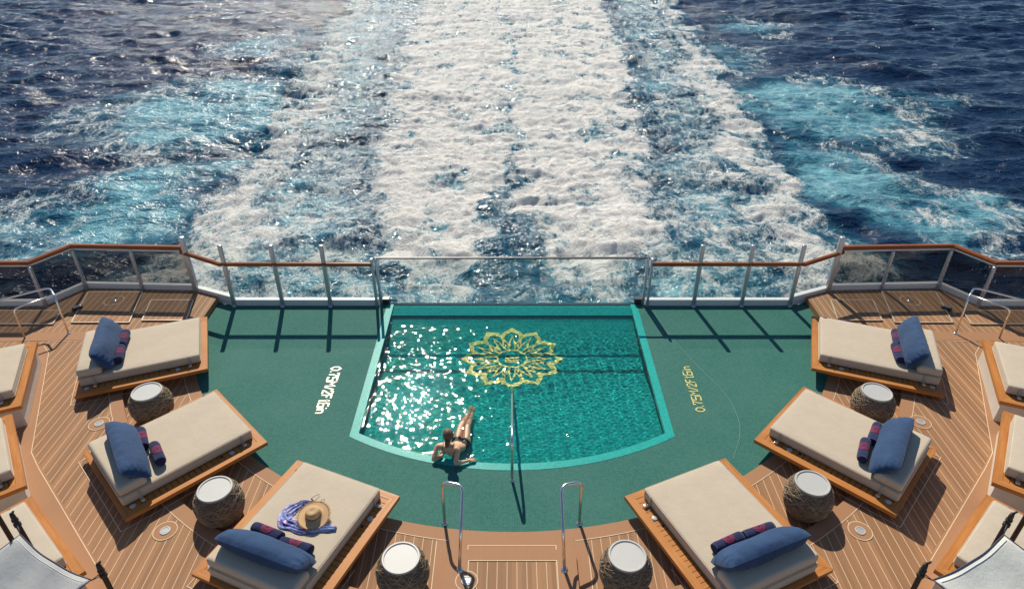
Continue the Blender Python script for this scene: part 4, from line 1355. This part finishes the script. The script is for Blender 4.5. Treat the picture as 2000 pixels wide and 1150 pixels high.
def make_scarf():
    mb = MB()
    nu, nv = 70, 30
    vs = []
    # spine of the crumpled cloth in bed coordinates (u, v)
    sp = [(.86, .72), (.74, .78), (.66, .92), (.64, 1.06), (.74, 1.14), (.92, 1.12), (1.10, 1.08), (1.28, 1.00), (1.42, .95)]
    wd = [.05, .13, .19, .19, .20, .22, .20, .11, .10]
    ts = np.linspace(0, 1, len(sp))
    for i in range(nu + 1):
        t = i / nu
        u = np.interp(t, ts, [p[0] for p in sp]); v = np.interp(t, ts, [p[1] for p in sp]); w_ = np.interp(t, ts, wd)
        t2 = min(1, t + .02); t1 = max(0, t - .02)
        du = np.interp(t2, ts, [p[0] for p in sp]) - np.interp(t1, ts, [p[0] for p in sp])
        dv = np.interp(t2, ts, [p[1] for p in sp]) - np.interp(t1, ts, [p[1] for p in sp])
        l = math.hypot(du, dv) or 1
        nu_, nv_ = -dv / l, du / l
        for j in range(nv + 1):
            s_ = -1 + 2 * j / nv
            fold = math.sin(s_ * 11 + t * 9) * .5 + math.sin(s_ * 23 - t * 14 + 1) * .3 + math.sin(t * 40 + s_ * 5) * .2
            edge = 1 - abs(s_) ** 3
            z = .006 + edge * (.024 + .022 * fold)
            k = s_ * w_ / 2 * (1 + .12 * math.sin(t * 30))
            vs.append(tuple(Vector(b3(u + nu_ * k, v + nv_ * k, max(.004, z)))))
    fs = []
    for i in range(nu):
        for j in range(nv):
            q = i * (nv + 1) + j
            fs.append((q, q + nv + 1, q + nv + 2, q + 1))
    c = b3(.9, 1.0, 0)
    vs = [tuple(Vector(p) - c) for p in vs]
    mb.add(vs, fs, 0, True)
    o = mb.build('scarf', M['scarf'], None, c)
    return o
tag(make_scarf(), 'crumpled blue and violet printed scarf under the straw hat', 'scarf')
gp = b3(.87, .70, .0)
gl = thing('sunglasses', 'dark framed sunglasses resting beside the straw hat', 'sunglasses', gp, B3.rotation_euler.z + R(160))
for s in (-1, 1):
    a = MB(); pts = [(s * .036 + .028 * math.cos(t) * (1 if abs(math.cos(t)) < .9 else .97), 0.0, .024 + .021 * math.sin(t)) for t in np.linspace(0, 2 * math.pi, 24, endpoint=False)]
    a.tube(pts, .0042, 6, closed=True); fr = a.build('rim', M['black'], gl)
    a = MB(); a.add([(p[0], p[1], p[2]) for p in pts], [tuple(range(24))]); a.build('lens', M['lens'], fr)
    a = MB(); a.tube(smooth_path([(s * .066, 0, .03), (s * .068, .10, .028), (s * .062, .138, .004)], .02, 4), .0035, 6); a.build('temple_arm', M['black'], gl)
a = MB(); a.tube([(-.009, 0, .028), (0, 0, .032), (.009, 0, .028)], .0035, 6); a.build('bridge', M['black'], gl)

# ------------------------------------------------------------------ canvas canopies at the lower corners
def canopy(s, label, mat, A, B_, C_, D_):
    root = thing('canvas_canopy', label, 'canopy', (A[0], A[1], 0), 0, 'canvas canopies on dark poles')
    o = Vector((A[0], A[1], 0))
    A, B_, C_, D_ = [Vector(p) - o for p in (A, B_, C_, D_)]
    n = 26
    mb = MB()
    vs = []
    grid = {}
    cen = (A + B_ + C_ + D_) / 4
    for i in range(n + 1):
        for j in range(n + 1):
            u, v = i / n, j / n
            p = A * (1 - u) * (1 - v) + B_ * u * (1 - v) + C_ * (1 - u) * v + D_ * u * v
            # concave edges pulled to the middle
            k = 0.045 * (4 * u * (1 - u) * (1 - 2 * v) ** 2 * 1.0)
            k2 = 0.045 * (4 * v * (1 - v) * (1 - 2 * u) ** 2 * 1.0)
            p = p + (cen - p) * (k + k2) * 1.0
            p.z -= .10 * 16 * u * (1 - u) * v * (1 - v)
            p.z += .012 * math.sin(9 * (u + v)) * v + .01 * math.sin(14 * u - 6 * v) * (1 - v)
            vs.append(tuple(p)); grid[i, j] = p
    fs = [(i * (n + 1) + j, (i + 1) * (n + 1) + j, (i + 1) * (n + 1) + j + 1, i * (n + 1) + j + 1) for i in range(n) for j in range(n)]
    mb.add(vs, fs, 0, True)
    sheet = mb.build('canvas', mat, root)
    md = sheet.modifiers.new('thickness', 'SOLIDIFY'); md.thickness = .003
    hem = MB(); stt = MB()
    loops = [[grid[i, 0] for i in range(n + 1)], [grid[0, j] for j in range(n + 1)], [grid[n, j] for j in range(n + 1)], [grid[i, n] for i in range(n + 1)]]
    for lp in loops: hem.tube(lp, .007, 6)
    hem.build('hem_rope', M['hem'], root)
    ins = [[grid[i, 0] * .955 + grid[i, 1] * .045 - (grid[i,0]-grid[i,1]).normalized()*.045 + Vector((0, 0, .003)) for i in range(n + 1)]]
    for lp in ins: stt.tube(lp[1:-1], .0035, 5)
    stt.build('seam', M['stitch'], root)
    rp = MB()
    poles = [(A + Vector((s * .12, .14, 0)), .16, A), (B_ + Vector((-s * .05, .10, 0)), .12, B_), (A + Vector((s * .46, .30, 0)), .5, None)]
    for (p, ex, corner) in poles:
        q = MB()
        top = p.z + ex
        q.tube([(p.x, p.y, DZ), (p.x, p.y, top - .05), (p.x, p.y, top)], [.026, .026, .020], 12)
        q.tube([(p.x, p.y, top - .19), (p.x, p.y, top - .15)], .036, 12)
        q.tube([(p.x, p.y, top - .11), (p.x, p.y, top - .09)], .034, 12)
        q.tube([(p.x, p.y, top - .005), (p.x + .02, p.y, top + .012), (p.x + .035, p.y, top + .035)], .012, 8)
        q.build('pole', M['pole'], root)
        if corner is not None:
            for dz in (-.13, -.17):
                rp.tube([(p.x, p.y, top + dz), tuple(corner)], .005, 5)
    rp.build('lashing', M['hem'], root)
    return root
for s, lab, mat in ((-1, 'shade-darkened canvas canopy on dark poles at the lower left corner', M['sail_shaded']), (1, 'off-white canvas canopy on dark poles at the lower right corner', M['sail_white'])):
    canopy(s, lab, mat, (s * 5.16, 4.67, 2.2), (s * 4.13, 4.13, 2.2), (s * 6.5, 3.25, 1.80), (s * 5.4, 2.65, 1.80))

# ------------------------------------------------------------------ bather
def make_person():
    root = thing('person', 'woman in a black bikini leaning on her elbows at the pool edge', 'person', (-.95, 8.0, 0))
    O = Vector((-.95, 8.0, 0))
    V = []; E = []; RD = []
    def add(p, r, par=None):
        V.append(Vector(p) - O); RD.append(r if isinstance(r, tuple) else (r, r))
        if par is not None: E.append((par, len(V) - 1))
        return len(V) - 1
    pel = add((-.86, 8.25, -.10), (.135, .105))
    wa = add((-.93, 8.12, .0), (.105, .085), pel)
    ch = add((-1.0, 7.99, .12), (.125, .095), wa)
    up = add((-1.03, 7.93, .205), (.105, .075), ch)
    nk = add((-1.03, 7.925, .275), .048, up)
    n2 = add((-1.03, 7.95, .325), .046, nk)
    h1 = add((-1.025, 7.985, .375), (.068, .078), n2)
    h2 = add((-1.02, 8.0, .435), (.076, .092), h1)
    h3 = add((-1.02, 8.0, .485), (.058, .070), h2)
    ns = add((-.985, 8.085, .405), .012, h2)
    for sd, sh, el, wr, hd in ((-1, (-1.205, 7.985, .205), (-1.275, 7.80, .055), (-1.14, 7.93, .03), (-.02, 1)), (1, (-.865, 7.90, .205), (-.915, 7.72, .055), (-.715, 7.80, .05), (1, .35))):
        s1 = add(sh, .052, up)
        sm = add(tuple((Vector(sh) * .5 + Vector(el) * .5)), .043, s1)
        e1 = add(el, .037, sm)
        f1 = add(tuple(Vector(el) * .55 + Vector(wr) * .45), .036, e1)
        w1 = add(wr, .024, f1)
        dr = Vector((hd[0], hd[1], -.12)).normalized()
        sdv = Vector((dr.y, -dr.x, 0)).normalized()
        pm = add(tuple(Vector(wr) + dr * .05), (.030, .016), w1)
        pv = Vector(wr) + dr * .075
        for k, (off, ln) in enumerate(((-.028, .062), (-.010, .075), (.010, .072), (.027, .058))):
            a_ = add(tuple(pv + sdv * off), .0088, pm)
            b_ = add(tuple(pv + sdv * off * 1.15 + dr * ln * .55 + Vector((0, 0, .004))), .0078, a_)
            add(tuple(pv + sdv * off * 1.2 + dr * ln + Vector((0, 0, -.012))), .0062, b_)
        t1 = add(tuple(Vector(wr) + dr * .03 - sdv * .034), .011, pm)
        add(tuple(Vector(wr) + dr * .065 - sdv * .056 + Vector((0, 0, -.004))), .008, t1)
    for hip, kn, an, heel, toe in (((-.945, 8.33, -.125), (-.885, 8.72, -.06), (-.765, 9.08, -.115), (-.76, 9.11, -.13), (-.735, 9.24, -.065)),
                             ((-.775, 8.28, -.125), (-.775, 8.69, -.07), (-.715, 9.05, -.135), (-.71, 9.09, -.15), (-.675, 9.21, -.075))):
        a_ = add(hip, .098, pel)
        b_ = add(tuple(Vector(hip) * .5 + Vector(kn) * .5), .080, a_)
        c_ = add(kn, .056, b_)
        d_ = add(tuple(Vector(kn) * .62 + Vector(an) * .38), .054, c_)
        e_ = add(an, .033, d_)
        f_ = add(heel, .031, e_)
        g_ = add(tuple(Vector(heel) * .45 + Vector(toe) * .55), (.036, .024), f_)
        add(toe, (.034, .014), g_)
    me = bpy.data.meshes.new('body')
    me.from_pydata([tuple(v) for v in V], E, [])
    ob = bpy.data.objects.new('body', me); COL.objects.link(ob)
    sk = ob.modifiers.new('skin', 'SKIN'); sk.use_smooth_shade = True
    for i, r in enumerate(RD):
        me.skin_vertices[0].data[i].radius = r
        me.skin_vertices[0].data[i].use_root = (i == 0)
    ss = ob.modifiers.new('sub', 'SUBSURF'); ss.levels = 2; ss.render_levels = 2
    dg = bpy.context.evaluated_depsgraph_get()
    nm = bpy.data.meshes.new_from_object(ob.evaluated_get(dg))
    ob.modifiers.clear()
    ob.data = nm; nm.name = 'body'
    nm.materials.clear(); nm.materials.append(M['skin'])
    for p in nm.polygons: p.use_smooth = True
    ob.parent = root
    # swimwear: shells lifted off the body
    def shell(name, pred, off=.004):
        mb = MB(); used = {}
        vs = []; fs = []
        for p in nm.polygons:
            if pred(p.center + O):
                f = []
                for vi in p.vertices:
                    if vi not in used:
                        used[vi] = len(vs); v = nm.vertices[vi]
                        vs.append(tuple(v.co + v.normal * off))
                    f.append(used[vi])
                fs.append(f)
        mb.add(vs, fs, 0, True)
        return mb.build(name, M['black'], root)
    def bottom(c):
        d_ = (c - Vector((-.86, 8.25, -.10)))
        ax = Vector((.07, .13, -.10)).normalized()
        t = d_.dot(ax)
        return -.055 < t < .10 and c.y < 8.43
    shell('bikini_bottom', bottom)
    def top(c):
        d_ = (c - Vector((-1.0, 7.99, .12)))
        ax = Vector((-.06, -.10, .12)).normalized()
        return -.03 < d_.dot(ax) < .012 and abs(c.x + 1.0) < .17
    shell('bikini_top', top)
    st = MB()
    for dx in (-.085, .085):
        c0 = Vector((-1.03 + dx, 7.93, .20)); 
        st.tube([Vector(p) - O for p in ((-1.0 + dx * 1.0, 7.905, .10), (-1.03 + dx, 7.855, .19), (-1.03 + dx * .95, 7.90, .285), (-1.02 + dx, 8.0, .26))], .005, 6)
    st.build('bikini_strap', M['black'], root)
    # hair
    hr = MB()
    bm = bmesh.new(); bmesh.ops.create_uvsphere(bm, u_segments=32, v_segments=20, radius=1)
    vs = []
    bm.verts.index_update()
    fdir = Vector((.25, .95, -.15)).normalized()
    for v in bm.verts:
        p = v.co.copy()
        f = p.dot(fdir)
        sc = 1.0 if f < .25 else 1.0 - .30 * min(1, (f - .25) / .4)
        w_ = 1 + .03 * math.sin(14 * math.atan2(p.x, p.z) + 3 * p.y)
        q = Vector((p.x * .088, p.y * .108, p.z * .108)) * sc * w_
        if p.z < -.2 and f < .2: q.y -= .0; q.x *= 1 - .25 * (-p.z - .2)
        vs.append(tuple(q + Vector((-1.022, 7.985, .445)) - O))
    fs = [[v.index for v in f.verts] for f in bm.faces]
    bm.free()
    hr.add(vs, fs, 0, True)
    hr.tube([Vector(p) - O for p in ((-1.03, 7.905, .40), (-1.035, 7.885, .355), (-1.045, 7.87, .305), (-1.055, 7.865, .27))], [.045, .04, .028, .010], 12)
    hr.build('hair', M['hair'], root)
    for s in (-1, 1):
        e_ = MB(); e_.lathe([(.001, -.007), (.006, -.004), (.008, 0), (.006, .004), (.001, .007)], 10)
        e_.build('eye', M['black'], root, Vector((-.995 + s * .03, 8.075 - s * .008, .43)) - O)
    return root, ob
person, pbody = make_person()
for o in (pbody,):
    o.cycles.is_caustics_receiver = True
